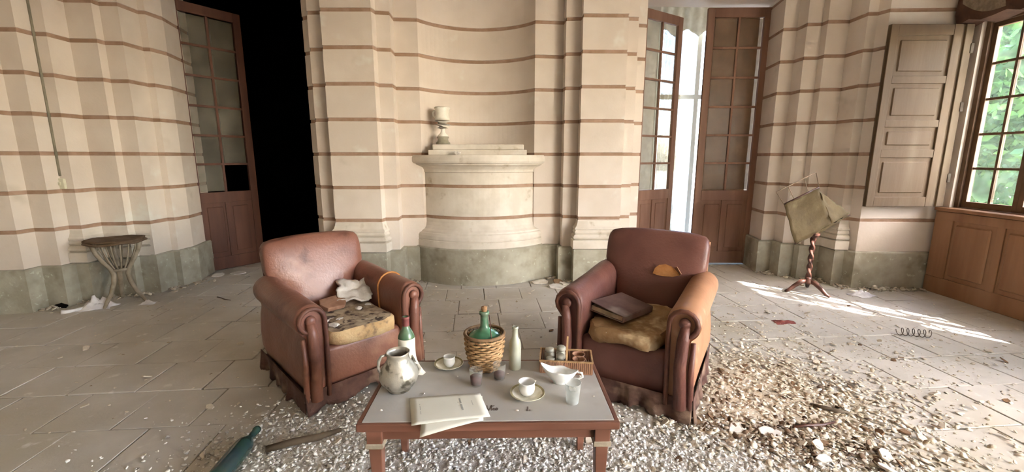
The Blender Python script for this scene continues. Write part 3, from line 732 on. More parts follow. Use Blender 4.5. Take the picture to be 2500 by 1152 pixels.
# open book on the right chair
bk = empty('old_book', local((.82, 2.63), RR, -.085, -.13, .458), RR - .28, scale=1.12); tag(bk, 'old brown hardback book lying on the tan wrinkled cushion', 'book')
bk.rotation_euler = (math.radians(-3), math.radians(4), RR-.28)
mb = MB().box(-.105, .105, -.15, .15, 0, .006); mb.build('back_cover', M['book'], bk, bevel=.002)
MB().box(-.10, .10, -.143, .143, .006, .030).build('page_block', M['pages'], bk, bevel=.002)
MB().box(-.105, .105, -.15, .15, 0, .006).xf(tr(0, 0, .031) @ tr(.105, 0, 0) @ rot('Y', 5) @ tr(-.105, 0, 0)).build('front_cover', M['book'], bk, bevel=.002)
MB().box(.100, .108, -.15, .15, .002, .034).build('spine', M['book'], bk, bevel=.003)

# ------------------------------------------------------------------ coffee table
tb = empty('coffee_table', (-.09, 1.672, 0), math.radians(1.0)); tag(tb, 'low reddish wooden coffee table with a dusty glass top', 'table')
TW, TD, TH = .962, .505, .45
MB().box(-TW/2+.018, TW/2-.018, -TD/2+.016, TD/2-.014, TH-.012, TH).build('glass_top', M['tabletop'], tb, bevel=.002)
e = TH-.001
MB().box(-TW/2, TW/2, -TD/2, -TD/2+.016, TH-.032, e).box(-TW/2, TW/2, TD/2-.014, TD/2, TH-.032, e).box(-TW/2, -TW/2+.018, -TD/2+.016, TD/2-.014, TH-.032, e).box(TW/2-.018, TW/2, -TD/2+.016, TD/2-.014, TH-.032, e).box(-TW/2+.018, TW/2-.018, -TD/2+.016, TD/2-.014, TH-.032, TH-.013).build('top_frame', M['tablewood'], tb, bevel=.004)
MB().box(-TW/2+.05, TW/2-.05, -TD/2+.035, -TD/2+.055, TH-.085, TH-.032).build('apron', M['tablewood'], tb, bevel=.002)
MB().box(-TW/2+.05, TW/2-.05, TD/2-.055, TD/2-.035, TH-.085, TH-.032).build('apron', M['tablewood'], tb, bevel=.002)
for s in (-1, 1): MB().box(s*(TW/2-.045)-.01, s*(TW/2-.045)+.01, -TD/2+.05, TD/2-.05, TH-.085, TH-.032).build('apron', M['tablewood'], tb, bevel=.002)
for sx in (-1, 1):
    for sy in (-1, 1):
        x, y = sx*(TW/2-.058), sy*(TD/2-.048)
        sq = lambda h, z: [(x-h, y-h, z), (x+h, y-h, z), (x+h, y+h, z), (x-h, y+h, z)]
        lg = MB().loft([sq(.014, 0), sq(.024, .335), sq(.029, .338), sq(.029, TH-.033)]).build('leg', M['tablewood'], tb, bevel=.003)
        MB().loft([sq(.029, .336), sq(.032, .340), sq(.032, .354), sq(.029, .358)]).build('collar', M['cane'], lg)
# letters drawn with a finger in the dust
def stroke(mb, pts, r=.0022):
    for a, b in zip(pts, pts[1:]):
        a = Vector(a); b = Vector(b); d = (b-a).normalized(); n = Vector((-d.y, d.x))*r
        a2 = a - d*r*.5; b2 = b + d*r*.5
        mb.add([(*(a2-n), 0), (*(b2-n), 0), (*(b2+n), 0), (*(a2+n), 0)], [(0, 1, 2, 3)])
mb = MB(); S = .001
V = [[(0, 26), (2, 12), (8, 0), (14, 14), (17, 26)], [(17, 26), (22, 22), (28, 25)], [(17, 24), (18, 10)], [(17, 12), (18, 1), (23, 3)], [(30, 10), (25, 11), (24, 4), (28, 1), (32, 3)], [(36, 11), (33, 6), (36, 1), (41, 3), (42, 9), (38, 12), (36, 11)]]
for st in V: stroke(mb, [(x*S*1.0, y*S*1.25) for x, y in st])
mb.build('finger_writing', M['dustmark'], tb, solid=.0006, loc=(-.010, -.170, TH+.0006))
mb = MB()
for st in ([(0, 0), (2, 12)], [(2, 12), (3, 26)], [(8, 2), (10, 5)]): stroke(mb, [(x*S, y*S) for x, y in st], .003)
mb.build('dust_mark', M['dustmark'], tb, solid=.0006, loc=(.145, -.175, TH+.0006))

ZT = TH
# silver jug
jg = empty('silver_jug', (-.468, 1.655, ZT), .3); tag(jg, 'tarnished silver jug with a pear shaped body on the table', 'jug')
P = [(.040, 0), (.046, .004), (.046, .012), (.058, .022), (.074, .042), (.080, .062), (.077, .084), (.064, .108), (.050, .128), (.044, .142), (.043, .152), (.047, .162), (.048, .168), (.044, .168), (.039, .156), (.038, .14), (.045, .12), (.06, .09), (.06, .05), (.001, .03)]
MB().lathe(P, 40, cap0=True, cap1=True).jitter(.002, 30).build('body', M['pewter'], jg, smooth=True)
mb = MB(); mb.lathe([(.0, .035), (.037, .135), (.037, .136), (0, .136)], 24); mb.build('inside', M['dustmark'], jg, smooth=True)
MB().tube([(-.046, 0, .16), (-.065, -.005, .158), (-.076, -.008, .14), (-.080, -.01, .115), (-.074, -.008, .09)], [.005, .006, .007, .006, .005], 8).build('handle', M['pewter'], jg, smooth=True)
MB().tube([(.062, .03, .10), (.078, .04, .085), (.088, .046, .06), (.082, .045, .04), (.07, .038, .035)], [.004, .006, .008, .006, .005], 8).build('ornament', M['pewter'], jg, smooth=True)
# wine bottle with peeling label
wb_ = empty('wine_bottle', (-.468, 1.80, ZT), 0); tag(wb_, 'green wine bottle with peeling white label behind the silver jug', 'bottle')
MB().lathe([(.028, 0), (.036, .004), (.037, .012), (.037, .165), (.034, .180), (.026, .197), (.018, .21), (.0145, .225), (.0145, .252), (.0165, .254), (.0165, .262), (.013, .262), (.012, .24), (.001, .235)], 28).build('glass_body', M['greenglass'], wb_, smooth=True)
MB().lathe([(.0155, .222), (.0153, .251), (.0172, .253), (.0172, .2635), (.0135, .264)], 24, cap0=False, cap1=False).build('foil', M['foil'], wb_, smooth=True)
mb = MB(); vsx = []; fs = []
for i in range(25):
    a = math.radians(-150 + i*150/24)
    for k in range(9):
        w = k/8; z = .02 + .148*w; R = .0378 + (.0 if w > .6 else (.6-w)**2*.14*max(0, (i-12)/12)) 
        vsx.append((R*math.cos(a), R*math.sin(a), z - (.03*max(0, (i-14)/10)*(1-w))))
for i in range(24):
    for k in range(8): a = i*9+k; fs.append((a, a+1, a+10, a+9))
MB().add(vsx, fs).build('paper_label', M['label'], wb_, smooth=True, solid=.0008)
MB().add([(.030, -.03, .10), (.046, -.045, .085), (.062, -.056, .050), (.066, -.05, .022), (.050, -.036, .03), (.038, -.03, .06), (.030, -.025, .08)], [(0, 1, 2, 3, 4, 5, 6)]).build('peeling_label', M['label'], wb_, solid=.001)

def cup_saucer(loc, label_c, label_s, hcup, rcup, rs, off, seed, hang):
    sc = empty('saucer', loc); tag(sc, label_s, 'saucer')
    MB().lathe([(.026, 0), (.03, .002), (.045, .005), (rs-.012, .012), (rs, .019), (rs-.001, .021), (rs-.014, .0155), (.045, .0085), (.03, .0065), (.001, .006)], 36).build('dish', M['saucer'], sc, smooth=True)
    MB().lathe([(rs-.010, .0172), (rs-.002, .0208)], 36, cap0=False, cap1=False).build('rim_pattern', M['goldrim'], sc, smooth=True)
    cu = empty('porcelain_cup', (loc[0]+off[0], loc[1]+off[1], loc[2]+.0066), hang); tag(cu, label_c, 'cup')
    r = rcup
    MB().lathe([(r*.6, 0), (r*.66, .003), (r*.72, .006), (r*.9, hcup*.25), (r*.97, hcup*.5), (r*.93, hcup*.8), (r, hcup), (r*.96, hcup), (r*.88, hcup*.8), (r*.9, hcup*.45), (r*.7, .01), (.001, .008)], 30).build('bowl', M['porcelain'], cu, smooth=True)
    MB().tube([(r*.93, 0, hcup*.8), (r*1.3, 0, hcup*.85), (r*1.42, 0, hcup*.6), (r*1.2, 0, hcup*.35), (r*.95, 0, hcup*.3)], .003, 8).build('handle', M['porcelain'], cu, smooth=True)
cup_saucer((.062, 1.603, ZT), 'white porcelain cup on the saucer nearest the sauce boat', 'cream patterned saucer nearest the sauce boat', .056, .034, .071, (-.002, .004), 1, 1.9)
cup_saucer((-.292, 1.853, ZT), 'small white cup on the saucer beside the wicker demijohn', 'cream saucer between the wine bottle and the wicker demijohn', .048, .027, .068, (.004, -.004), 2, 2.4)

# wicker demijohn
dj = empty('wicker_demijohn', (-.125, 1.848, ZT)); tag(dj, 'green glass demijohn in a woven wicker basket', 'demijohn')
MB().lathe([(.05, .005), (.062, .02), (.077, .09), (.079, .135), (.076, .15), (.066, .165), (.045, .178), (.026, .188), (.019, .20), (.0175, .24), (.018, .256), (.022, .257), (.022, .270), (.017, .271), (.001, .27)], 32).build('glass_body', M['demiglass'], dj, smooth=True)
MB().lathe([(.012, .268), (.0135, .288), (.0125, .292), (.001, .292)], 16).build('cork', M['cork'], dj, smooth=True)
nst = 22; bsk = empty('basket', (0, 0, 0), 0, dj)
def br(z): return .060 + .026*math.sin(min(1, z/.165)*math.pi*.58)
for k in range(13):
    z = .008 + k*.0118; pts = []
    for j in range(88):
        a = 2*math.pi*j/88; w = .004*math.cos(nst/2*a + math.pi*k)
        pts.append(((br(z)+w)*math.cos(a), (br(z)+w)*math.sin(a), z+.0012*math.sin(3*a+k)))
    MB().tube(pts, .0056, 5, closed=True).build('woven_strand', M['wicker'], bsk, smooth=True)
for j in range(nst):
    a = 2*math.pi*j/nst
    MB().tube([((br(z)-.001)*math.cos(a), (br(z)-.001)*math.sin(a), z) for z in (.004, .05, .1, .15, .165)], .003, 5).build('stake', M['wickerdark'], bsk, smooth=True)
MB().tube([((br(.165)+.003)*math.cos(2*math.pi*j/40), (br(.165)+.003)*math.sin(2*math.pi*j/40), .167) for j in range(40)], .008, 8, closed=True).build('rim', M['wickerdark'], bsk, smooth=True)
MB().lathe([(.058, .002), (.001, .002)], 20, cap0=False).build('basket_base', M['wickerdark'], bsk)
MB().tube([(.022, -.006, .255), (.028, -.022, .22), (.030, -.045, .19), (.036, -.068, .165), (.045, -.074, .13)], .0022, 6).build('cord', M['mahog'], dj, smooth=True)

# tumblers with dried wine
for i, (x, y, lab, fill, tilt) in enumerate(((-.152, 1.690, 'small glass with dark wine residue nearest the leaflets', .040, 10), (-.055, 1.742, 'small glass with a little dark wine in front of the demijohn', .028, 8))):
    g = empty('tumbler', (x, y, ZT)); tag(g, lab, 'glass')
    MB().lathe([(.0225, 0), (.024, .002), (.029, .072), (.0275, .072), (.0225, .006), (.001, .005)], 28).build('glass', M['clearglass'], g, smooth=True)
    MB().lathe([(.0215, .0065), (.0222+fill*.07, fill), (.001, fill+.001)], 24).xf(Matrix.Shear('XY', 4, (0, 0))).build('wine_residue', M['wine'], g, smooth=True)
# slim dusty bottle
sb = empty('slim_bottle', (.014, 1.835, ZT)); tag(sb, 'slim dusty clear bottle standing beside the wicker demijohn', 'bottle')
MB().lathe([(.022, 0), (.0265, .004), (.027, .012), (.0265, .125), (.023, .138), (.015, .152), (.0125, .165), (.012, .192), (.0145, .194), (.0145, .203), (.011, .204), (.010, .17), (.022, .12), (.022, .01), (.001, .008)], 24).build('glass_body', M['clearbottle'], sb, smooth=True)
MB().lathe([(.0225, .006), (.0225, .03), (.001, .031)], 20).build('residue', M['cork'], sb, smooth=True)
# divided basket with jars
bx = empty('divided_basket', (.247, 1.845, ZT), math.radians(-6)); tag(bx, 'small slatted caddy with tall middle handle behind the sauce boat', 'basket')
W_, D_, H_ = .232, .125, .062
MB().box(-W_/2, W_/2, -D_/2, D_/2, 0, .005).build('bottom', M['basket'], bx)
for s in (-1, 1):
    for k in range(26):
        x = -W_/2 + (k+.5)*W_/26; MB().box(x-.0032, x+.0032, s*D_/2-.002, s*D_/2+.002, .004, H_-.003).build('slat', M['basket'], bx)
    for k in range(14):
        y = -D_/2 + (k+.5)*D_/14; MB().box(s*W_/2-.002, s*W_/2+.002, y-.0032, y+.0032, .004, H_-.003).build('slat', M['basket'], bx)
    MB().box(-W_/2-.003, W_/2+.003, s*D_/2-.0035, s*D_/2+.0035, H_-.006, H_).build('rim', M['wicker'], bx)
    MB().box(s*W_/2-.0035, s*W_/2+.0035, -D_/2, D_/2, H_-.006, H_+.0005).build('rim', M['wicker'], bx)
MB().box(-.002, .002, -D_/2, D_/2, .004, H_-.004).build('divider', M['basket'], bx)
MB().add([(-.004, -D_/2+.002, .004), (.005, -D_/2+.002, .004), (.009, -D_/2+.028, .165), (.001, -D_/2+.028, .165), (-.004, -D_/2+.007, .004), (.005, -D_/2+.007, .004), (.009, -D_/2+.033, .165), (.001, -D_/2+.033, .165)], [(0, 1, 2, 3), (7, 6, 5, 4), (0, 4, 5, 1), (1, 5, 6, 2), (2, 6, 7, 3), (3, 7, 4, 0)]).build('handle', M['wicker'], bx)
jl = ['back left grey glass jar in the slatted caddy', 'front left grey glass jar in the slatted caddy', 'back grey glass jar by the caddy handle', 'front grey glass jar by the caddy handle']
for k, (x, y, h) in enumerate(((-.075, .028, .075), (-.07, -.028, .055), (-.022, .03, .085), (-.024, -.026, .07))):
    p = bx.matrix_basis @ Vector((x, y, .0055)); j = empty('glass_jar', p); tag(j, jl[k], 'jar', 'jars in the slatted caddy')
    MB().lathe([(.02, 0), (.022, .003), (.022, h*.6), (.017, h*.72), (.017, h*.78)], 20).build('body', M['greyjar'], j, smooth=True)
    MB().lathe([(.0195, h*.76), (.021, h*.8), (.021, h*.94), (.015, h), (.001, h)], 20).build('lid', M['greyjar'], j, smooth=True)
for k, (y, lab) in enumerate(((.026, 'brown ring holder at the back of the slatted caddy'), (-.024, 'brown ring holder at the front of the slatted caddy'))):
    p = bx.matrix_basis @ Vector((.058, y, .0055))
    o = MB().lathe([(.026, 0), (.027, .045), (.0305, .052), (.028, .053), (.024, .045), (.023, .002)], 24, cap0=False, cap1=False).build('ring_holder', M['basket'], smooth=True); o.location = p; tag(o, lab, 'holder', 'ring holders in the caddy')
# sauce boat
bo = empty('sauce_boat', (.205, 1.705, ZT), math.radians(-14)); tag(bo, 'white porcelain sauce boat with a wide pouring lip', 'sauce boat')
def boat(sc, z, lip, k):
    out = []
    for j in range(40):
        a = 2*math.pi*j/40; x = .058*math.cos(a); y = .036*math.sin(a)
        q = max(0, -math.cos(a))**4; p = max(0, math.cos(a))**4
        out.append(((x*(1+.45*q*k+.30*p*k))*sc, y*sc*(1-.2*p), z + lip*(.020*q+.006*p) + lip*.003*math.cos(4*a)))
    return out
MB().loft([boat(.45, 0, 0, 0), boat(.5, .004, 0, 0), boat(.5, .010, 0, 0), boat(.62, .016, .1, .2), boat(.84, .032, .4, .6), boat(.96, .05, .8, .9), boat(1.02, .060, 1, 1), boat(.99, .0605, 1, 1), boat(.9, .048, .8, .9), boat(.76, .030, .4, .6), boat(.5, .016, .1, .2)]).build('bowl', M['porcelain'], bo, smooth=True)
MB().tube([(.072, 0, .060), (.092, 0, .058), (.096, 0, .042), (.080, 0, .030), (.062, 0, .028)], [.004, .005, .005, .004, .004], 8).build('handle', M['porcelain'], bo, smooth=True)
# plastic cup
o = MB().lathe([(.023, 0), (.0245, .002), (.032, .084), (.0335, .085), (.0315, .086), (.0235, .006), (.001, .005)], 30).build('plastic_cup', M['plastic'], smooth=True); o.location = (.238, 1.558, ZT)
tag(o, 'translucent plastic cup in front of the sauce boat', 'cup')
for k, (x, y, s) in enumerate(((-.50, 1.50, .006), (-.36, 1.62, .005), (.30, 1.76, .008), (.02, 1.50, .006), (.10, 1.72, .006), (-.24, 1.76, .005), (.33, 1.60, .005), (-.02, 1.78, .007))):
    o = chunk('plaster_bit', (x, y, ZT), (s, s*.75, s*.5), M['plasterbit'], 40+k, 'tiny plaster bit on the dusty table top', 'rubble', k); o['group'] = 'plaster bits on the table top'
# leaflets
def leaflet(name, quad, z, droop, label):
    mb = MB(); vsx = []; fs = []; n = 10
    for i in range(n+1):
        for k in range(n+1):
            u, w = i/n, k/n
            a = Vector(quad[0]).lerp(Vector(quad[1]), u); b = Vector(quad[3]).lerp(Vector(quad[2]), u); p = a.lerp(b, w)
            vsx.append((p.x, p.y, z + .0015*math.sin(u*4) - droop*max(0, 1.424 - p.y)))
    for i in range(n):
        for k in range(n): a = i*(n+1)+k; fs.append((a, a+1, a+n+2, a+n+1))
    o = mb.add(vsx, fs).build(name, M['paper'], smooth=True, solid=.0012); tag(o, label, 'leaflet'); return o
leaflet('paper_leaflet', [(-.345, 1.545), (-.12, 1.600), (-.105, 1.436), (-.323, 1.358)], ZT+.003, .25, 'plain lower leaflet sticking out over the front table edge')
up = leaflet('paper_leaflet', [(-.409, 1.578), (-.130, 1.617), (-.081, 1.456), (-.361, 1.402)], ZT+.0055, .1, 'cream printed leaflet lying on top at the front table edge')
mb = MB()
def pq(u, w):
    a = Vector((-.409, 1.578)).lerp(Vector((-.130, 1.617)), u); b = Vector((-.361, 1.402)).lerp(Vector((-.081, 1.456)), u); return a.lerp(b, w)
for u, segs in ((.68, ((.20, .40), (.44, .70))), (.835, ((.32, .52),)), (.13, ((.3, .36), (.38, .55), (.58, .7))), (.645, ((.34, .40), (.5, .54)))):
    wd = .012 if u == .68 else .004
    for w0, w1 in segs:
        n = int((w1-w0)/.022)
        for q in range(n):
            a = w0 + q*.022; p = [pq(u-wd, a), pq(u+wd, a), pq(u+wd, a+.015), pq(u-wd, a+.015)]
            mb.add([(v.x, v.y, ZT+.0078 + .0015*math.sin(u*4)) for v in p], [(0, 1, 2, 3)])
ob = mb.build('printed_lines', M['ink'], up)

# ------------------------------------------------------------------ cane stand by the left wall
ct = empty('cane_stand', (-3.80, 4.06, 0)); tag(ct, 'weathered cane plant stand with a ruined round top by the left wall', 'stand')
MB().lathe([(.20, .612), (.225, .62), (.23, .635), (.20, .64), (.12, .63), (.001, .632)], 30).jitter(.012, 9).build('round_top', M['canetop'], ct, smooth=True)
MB().tube([(.225*math.cos(2*math.pi*j/30), .225*math.sin(2*math.pi*j/30), .612+.006*math.sin(j)) for j in range(30)], .012, 6, closed=True).build('rim', M['canetop'], ct, smooth=True)
for k in range(18):
    a = 2*math.pi*k/18; q = lambda r, z: (r*math.cos(a), r*math.sin(a), z)
    MB().tube([q(.19, .61), q(.175, .54), q(.135, .45), q(.085, .37), q(.065, .345)], .007, 6).build('cane_rod', M['cane'], ct, smooth=True)
MB().lathe([(.07, .325), (.08, .335), (.08, .35), (.06, .356), (.001, .35)], 20).build('hub', M['cane'], ct, smooth=True)
for a0 in (-100, 5, 140):
    a = math.radians(a0); q = lambda r, z: (r*math.cos(a), r*math.sin(a), z)
    MB().tube([q(.205, .60), q(.19, .53), q(.14, .44), q(.085, .36), q(.065, .30), q(.075, .22), q(.115, .12), q(.165, .05), q(.195, .0)], [.016, .017, .018, .02, .022, .020, .018, .016, .013], 8).build('leg', M['cane'], ct, smooth=True)

# ------------------------------------------------------------------ pedestal with the tilted cloth rack by the right wall
ms = empty('tilted_rack_stand', (3.10, 4.36, 0)); tag(ms, 'twisted mahogany tripod stand carrying a tilted olive cloth rack', 'stand')
pts = []; mbt = MB()
rings = []
for i in range(49):
    z = .16 + .46*i/48; tw = i*.62; r0 = .022
    rings.append([((r0*(1+.32*math.cos(2*(2*math.pi*j/16)+tw)))*math.cos(2*math.pi*j/16), (r0*(1+.32*math.cos(2*(2*math.pi*j/16)+tw)))*math.sin(2*math.pi*j/16), z) for j in range(16)])
mbt.loft(rings).build('twisted_column', M['mahog'], ms, smooth=True)
MB().lathe([(.03, .10), (.05, .11), (.045, .13), (.028, .16), (.03, .17)], 20).build('collar', M['mahog'], ms, smooth=True)
for a0 in (175, 300, 55):
    a = math.radians(a0); q = lambda r, z: (r*math.cos(a), r*math.sin(a), z)
    MB().tube([q(.02, .13), q(.07, .12), q(.13, .075), q(.18, .03), q(.215, .014)], [.024, .026, .022, .018, .014], 8).build('leg', M['mahog'], ms, smooth=True)
rk = empty('rack', (0, 0, .62), 0, ms, 1.22)
def quadcloth(A, B, Cc, D, sag, seed, n=12):
    vsx = []; fs = []
    A, B, Cc, D = map(Vector, (A, B, Cc, D)); nn = (B-A).cross(D-A).normalized()
    for i in range(n+1):
        for k in range(n+1):
            u, w = i/n, k/n; p = A.lerp(B, u).lerp(D.lerp(Cc, u), w)
            p = p + nn*(sag*math.sin(u*math.pi)*math.sin(w*math.pi) + .018*noise.noise(Vector((u*3+w*2, w*6, seed))))
            vsx.append(tuple(p))
    for i in range(n):
        for k in range(n): a = i*(n+1)+k; fs.append((a, a+1, a+n+2, a+n+1))
    return MB().add(vsx, fs)
# the V of cloth: front panel from top bar to fold, back panel from fold to the far bar
TL, TR_, BR, BL = (-.30, -.03, .26), (-.03, -.03, .40), (.12, -.02, .10), (-.20, -.08, -.06)
quadcloth(TL, TR_, BR, BL, .02, 1).build('cloth_panel', M['olive'], rk, smooth=True, solid=.006)
FR = (.36, .10, .155); FL2 = (.02, .12, .02)
quadcloth(BL, BR, FR, FL2, -.03, 2).build('cloth_panel', M['olive'], rk, smooth=True, solid=.006)
quadcloth((-.03, -.03, .40), (.02, .04, .36), (.36, .10, .17), (.12, -.02, .10), .02, 3).build('cloth_gusset', M['olive'], rk, smooth=True, solid=.006)
MB().tube([TL, TR_], .007, 6).build('top_bar', M['mahog'], rk, smooth=True)
MB().tube([BL, FL2, FR], .007, 6).build('lower_bar', M['mahog'], rk, smooth=True)
MB().tube([TL, (-.37, -.02, .36), (-.06, -.02, .52), TR_], .0035, 6).build('wire_frame', M['wire'], rk, smooth=True)
for u in (.3, .7): MB().tube([tuple(Vector(TL).lerp(Vector(TR_), u)), tuple(Vector((-.37, -.02, .36)).lerp(Vector((-.06, -.02, .52)), u))], .003, 6).build('wire_frame', M['wire'], rk, smooth=True)
MB().lathe([(.03, -.02), (.045, .0), (.045, .015), (.02, .02)], 16).build('tilt_block', M['mahog'], rk)

# ------------------------------------------------------------------ things lying on the floor
def crumple(name, loc, sx, sy, h, m, seed, label, cat, rz=0, n=14):
    vsx = []; fs = []
    for i in range(n+1):
        for k in range(n+1):
            u, w = i/n-.5, k/n-.5; r = math.hypot(u, w)*2
            rad = 1 + .45*noise.noise(Vector((math.cos(math.atan2(w, u))*1.3, math.sin(math.atan2(w, u))*1.3, seed)))
            z = max(0, 1-r)*h*(.7+.8*noise.noise(Vector((u*6, w*6, seed)))) + .012*abs(noise.noise(Vector((u*14, w*14, seed+3)))) + .002
            vsx.append((u*sx*rad, w*sy*rad, z))
    for i in range(n):
        for k in range(n): a = i*(n+1)+k; fs.append((a, a+1, a+n+2, a+n+1))
    o = MB().add(vsx, fs).build(name, m, smooth=True, solid=.003); o.location = loc; o.rotation_euler = (0, 0, rz); tag(o, label, cat); return o
crumple('white_rag', (-3.93, 3.90, 0), .26, .16, .14, M['rag'], 2, 'crumpled white rag on the floor beside the cane stand', 'rag', .4)
o = MB().tube([(-.09, -.02, .012), (-.14, -.05, .012), (-.19, -.08, .012), (-.22, -.085, .015)], [.02, .014, .018, .022], 8).build('rag_tail', M['rag'], bpy.data.objects['white_rag'], smooth=True)
crumple('paper_scrap', (-3.55, 4.02, 0), .13, .08, .05, M['rag'], 5, 'small white paper scrap under the cane stand', 'scrap', .2)
crumple('paper_sheet', (3.62, 4.28, 0), .22, .16, .07, M['rag'], 7, 'white crumpled paper on the floor beside the panelled dado', 'paper', .3)
crumple('red_rag', (2.34, 3.53, 0), .17, .09, .02, M['red'], 9, 'small dull red rag on the floor right of the armchair', 'rag', .1)
chunk('black_lump', (-4.27, 3.91, 0), (.06, .03, .025), M['dark'], 8, 'black lump at the foot of the left wall', 'lump')
o = MB().tube([(.03*math.cos(t*.55)+0, .0 + t*.0032, .034+.03*math.sin(t*.55)) for t in range(70)], .0028, 6).build('coil_spring', M['rust'], smooth=True); o.location = (3.30, 3.20, 0); o.rotation_euler = (0, 0, 1.3)
tag(o, 'rusty coil spring lying on the sunlit right floor', 'spring')
fb = empty('floor_bottle', (-1.275, 1.73, .045), math.radians(8)); fb.rotation_euler = (math.radians(-90), 0, math.radians(4)); tag(fb, 'dark green glass bottle lying on the floor left of the table', 'bottle')
MB().lathe([(.03, -.12), (.042, -.115), (.043, -.1), (.043, .11), (.038, .135), (.022, .165), (.016, .185), (.016, .235), (.019, .237), (.019, .25), (.001, .25)], 28).build('glass_body', M['bottlegreen'], fb, smooth=True)
MB().box(.55, .75, 0, .018, 0, .018)
def stick(loc, L, r, rz, m, label, cat='stick'):
    o = MB().tube([(-L/2, 0, r), (-L/6, .01*L, r*1.1), (L/6, -.02*L, r), (L/2, .01, r*.9)], [r*.9, r, r, r*.6], 6).build('wood_stick', m, smooth=True); o.location = loc; o.rotation_euler = (0, 0, rz); tag(o, label, cat, 'wood sticks on the floor'); return o
stick((1.60, 2.06, .004), .26, .009, .15, M['mahog'], 'reddish wooden stick in the rubble right of the armchair')
stick((1.78, 2.20, .004), .16, .012, -.5, M['bark'], 'dark stubby stick in the rubble right of the armchair')
stick((-1.03, 1.93, .0), .34, .02, .45, M['bark'], 'dark wood strip on the floor in front of the left armchair')
stick((-2.9, 4.15, .0), .22, .006, -.5, M['bark'], 'thin dark twig on the bare left floor')
# flat broken plaster plates, each seen on its own
def plate(loc, s, rz, tilt, m, seed, label, cat='plaster piece'):
    r_ = random.Random(seed); n = 7
    poly = [(s*(.75+.5*r_.random())*math.cos(2*math.pi*k/n), .65*s*(.75+.5*r_.random())*math.sin(2*math.pi*k/n)) for k in range(n)]
    o = MB().prism(poly, 0, .012).jitter(.003, 30, seed).build('plaster_plate', m, bevel=.003); o.location = (loc[0], loc[1], loc[2] + abs(math.sin(tilt))*s*.6)
    o.rotation_euler = (tilt, 0, rz); tag(o, label, cat); return o
plate((1.46, 1.80, .0), .042, .3, .3, M['plasterbit'], 1, 'white oval plaster piece standing out in the right foreground rubble')
plate((1.50, 1.90, .0), .045, 1.0, .35, M['flake'], 2, 'yellowish plaster piece behind the white oval one in the rubble')
plate((1.70, 1.73, 0), .05, 2.0, .3, M['plasterbit'], 3, 'grey plaster plate at the lower right of the rubble')
plate((1.77, 1.83, 0), .05, .9, .35, M['flake'], 4, 'tilted plaster plate right of the brown leaves in the foreground')
plate((1.17, 2.03, 0), .05, .1, .2, M['plasterbit'], 5, 'long white plaster piece in front of the right armchair')
plate((1.32, 2.00, 0), .055, -.1, .25, M['plasterbit'], 6, 'flat white plaster piece beside the reddish stick')
plate((0.50, 4.55, 0), .13, .1, .1, M['plasterbit'], 7, 'white plaster sheet on the floor right of the niche pedestal')
plate((0.33, 4.72, 0), .10, .3, .15, M['flake'], 8, 'curled pale plaster flake by the pedestal stone base')
plate((0.52, 4.70, 0), .09, 1.2, .3, M['flakeb'], 9, 'brown broken piece in the corner beside the pedestal')
plate((.60, 4.62, 0), .10, 2.2, .2, M['flake'], 10, 'long pale flake in the corner beside the right pilaster')
plate((-3.52, 5.0, 0), .07, .6, .3, M['plasterbit'], 11, 'white plaster lump on the sill of the dark doorway')
plate((-3.35, 5.12, 0), .09, .1, .1, M['plasterbit'], 12, 'flat white piece on the floor of the dark doorway')

# ------------------------------------------------------------------ rubble
def chip_shape(seed, n=6, th=.3):
    r_ = random.Random(seed)
    poly = [((.6+.55*r_.random())*math.cos(2*math.pi*k/n+.3*r_.random()), (.45+.5*r_.random())*math.sin(2*math.pi*k/n)) for k in range(n)]
    return np.array([(x, y, -th/2) for x, y in poly] + [(x*(.8+.2*r_.random()), y*(.8+.2*r_.random()), th/2) for x, y in poly])
ROOM = [Vector((p[0], p[1])) for p in left_poly[1:-1]] + [Vector((p[0], p[1])) for p in back_poly[1:-1]] + [Vector((p[0], p[1])) for p in right_poly[1:]] + [Vector((4.42, 4.4)), Vector((4.42, -3)), Vector((-4.9, -3))]
RX = np.array([p.x for p in ROOM]); RY = np.array([p.y for p in ROOM])
def inside(P):
    x, y = P[:, 0], P[:, 1]; ins = np.zeros(len(P), bool); j = len(RX)-1
    for i in range(len(RX)):
        c = ((RY[i] > y) != (RY[j] > y)) & (x < (RX[j]-RX[i])*(y-RY[i])/(RY[j]-RY[i]+1e-12)+RX[i]); ins ^= c; j = i
    ins &= ~(((x+.37)/.80)**2 + ((y-5.0)/.40)**2 < 1)
    return ins
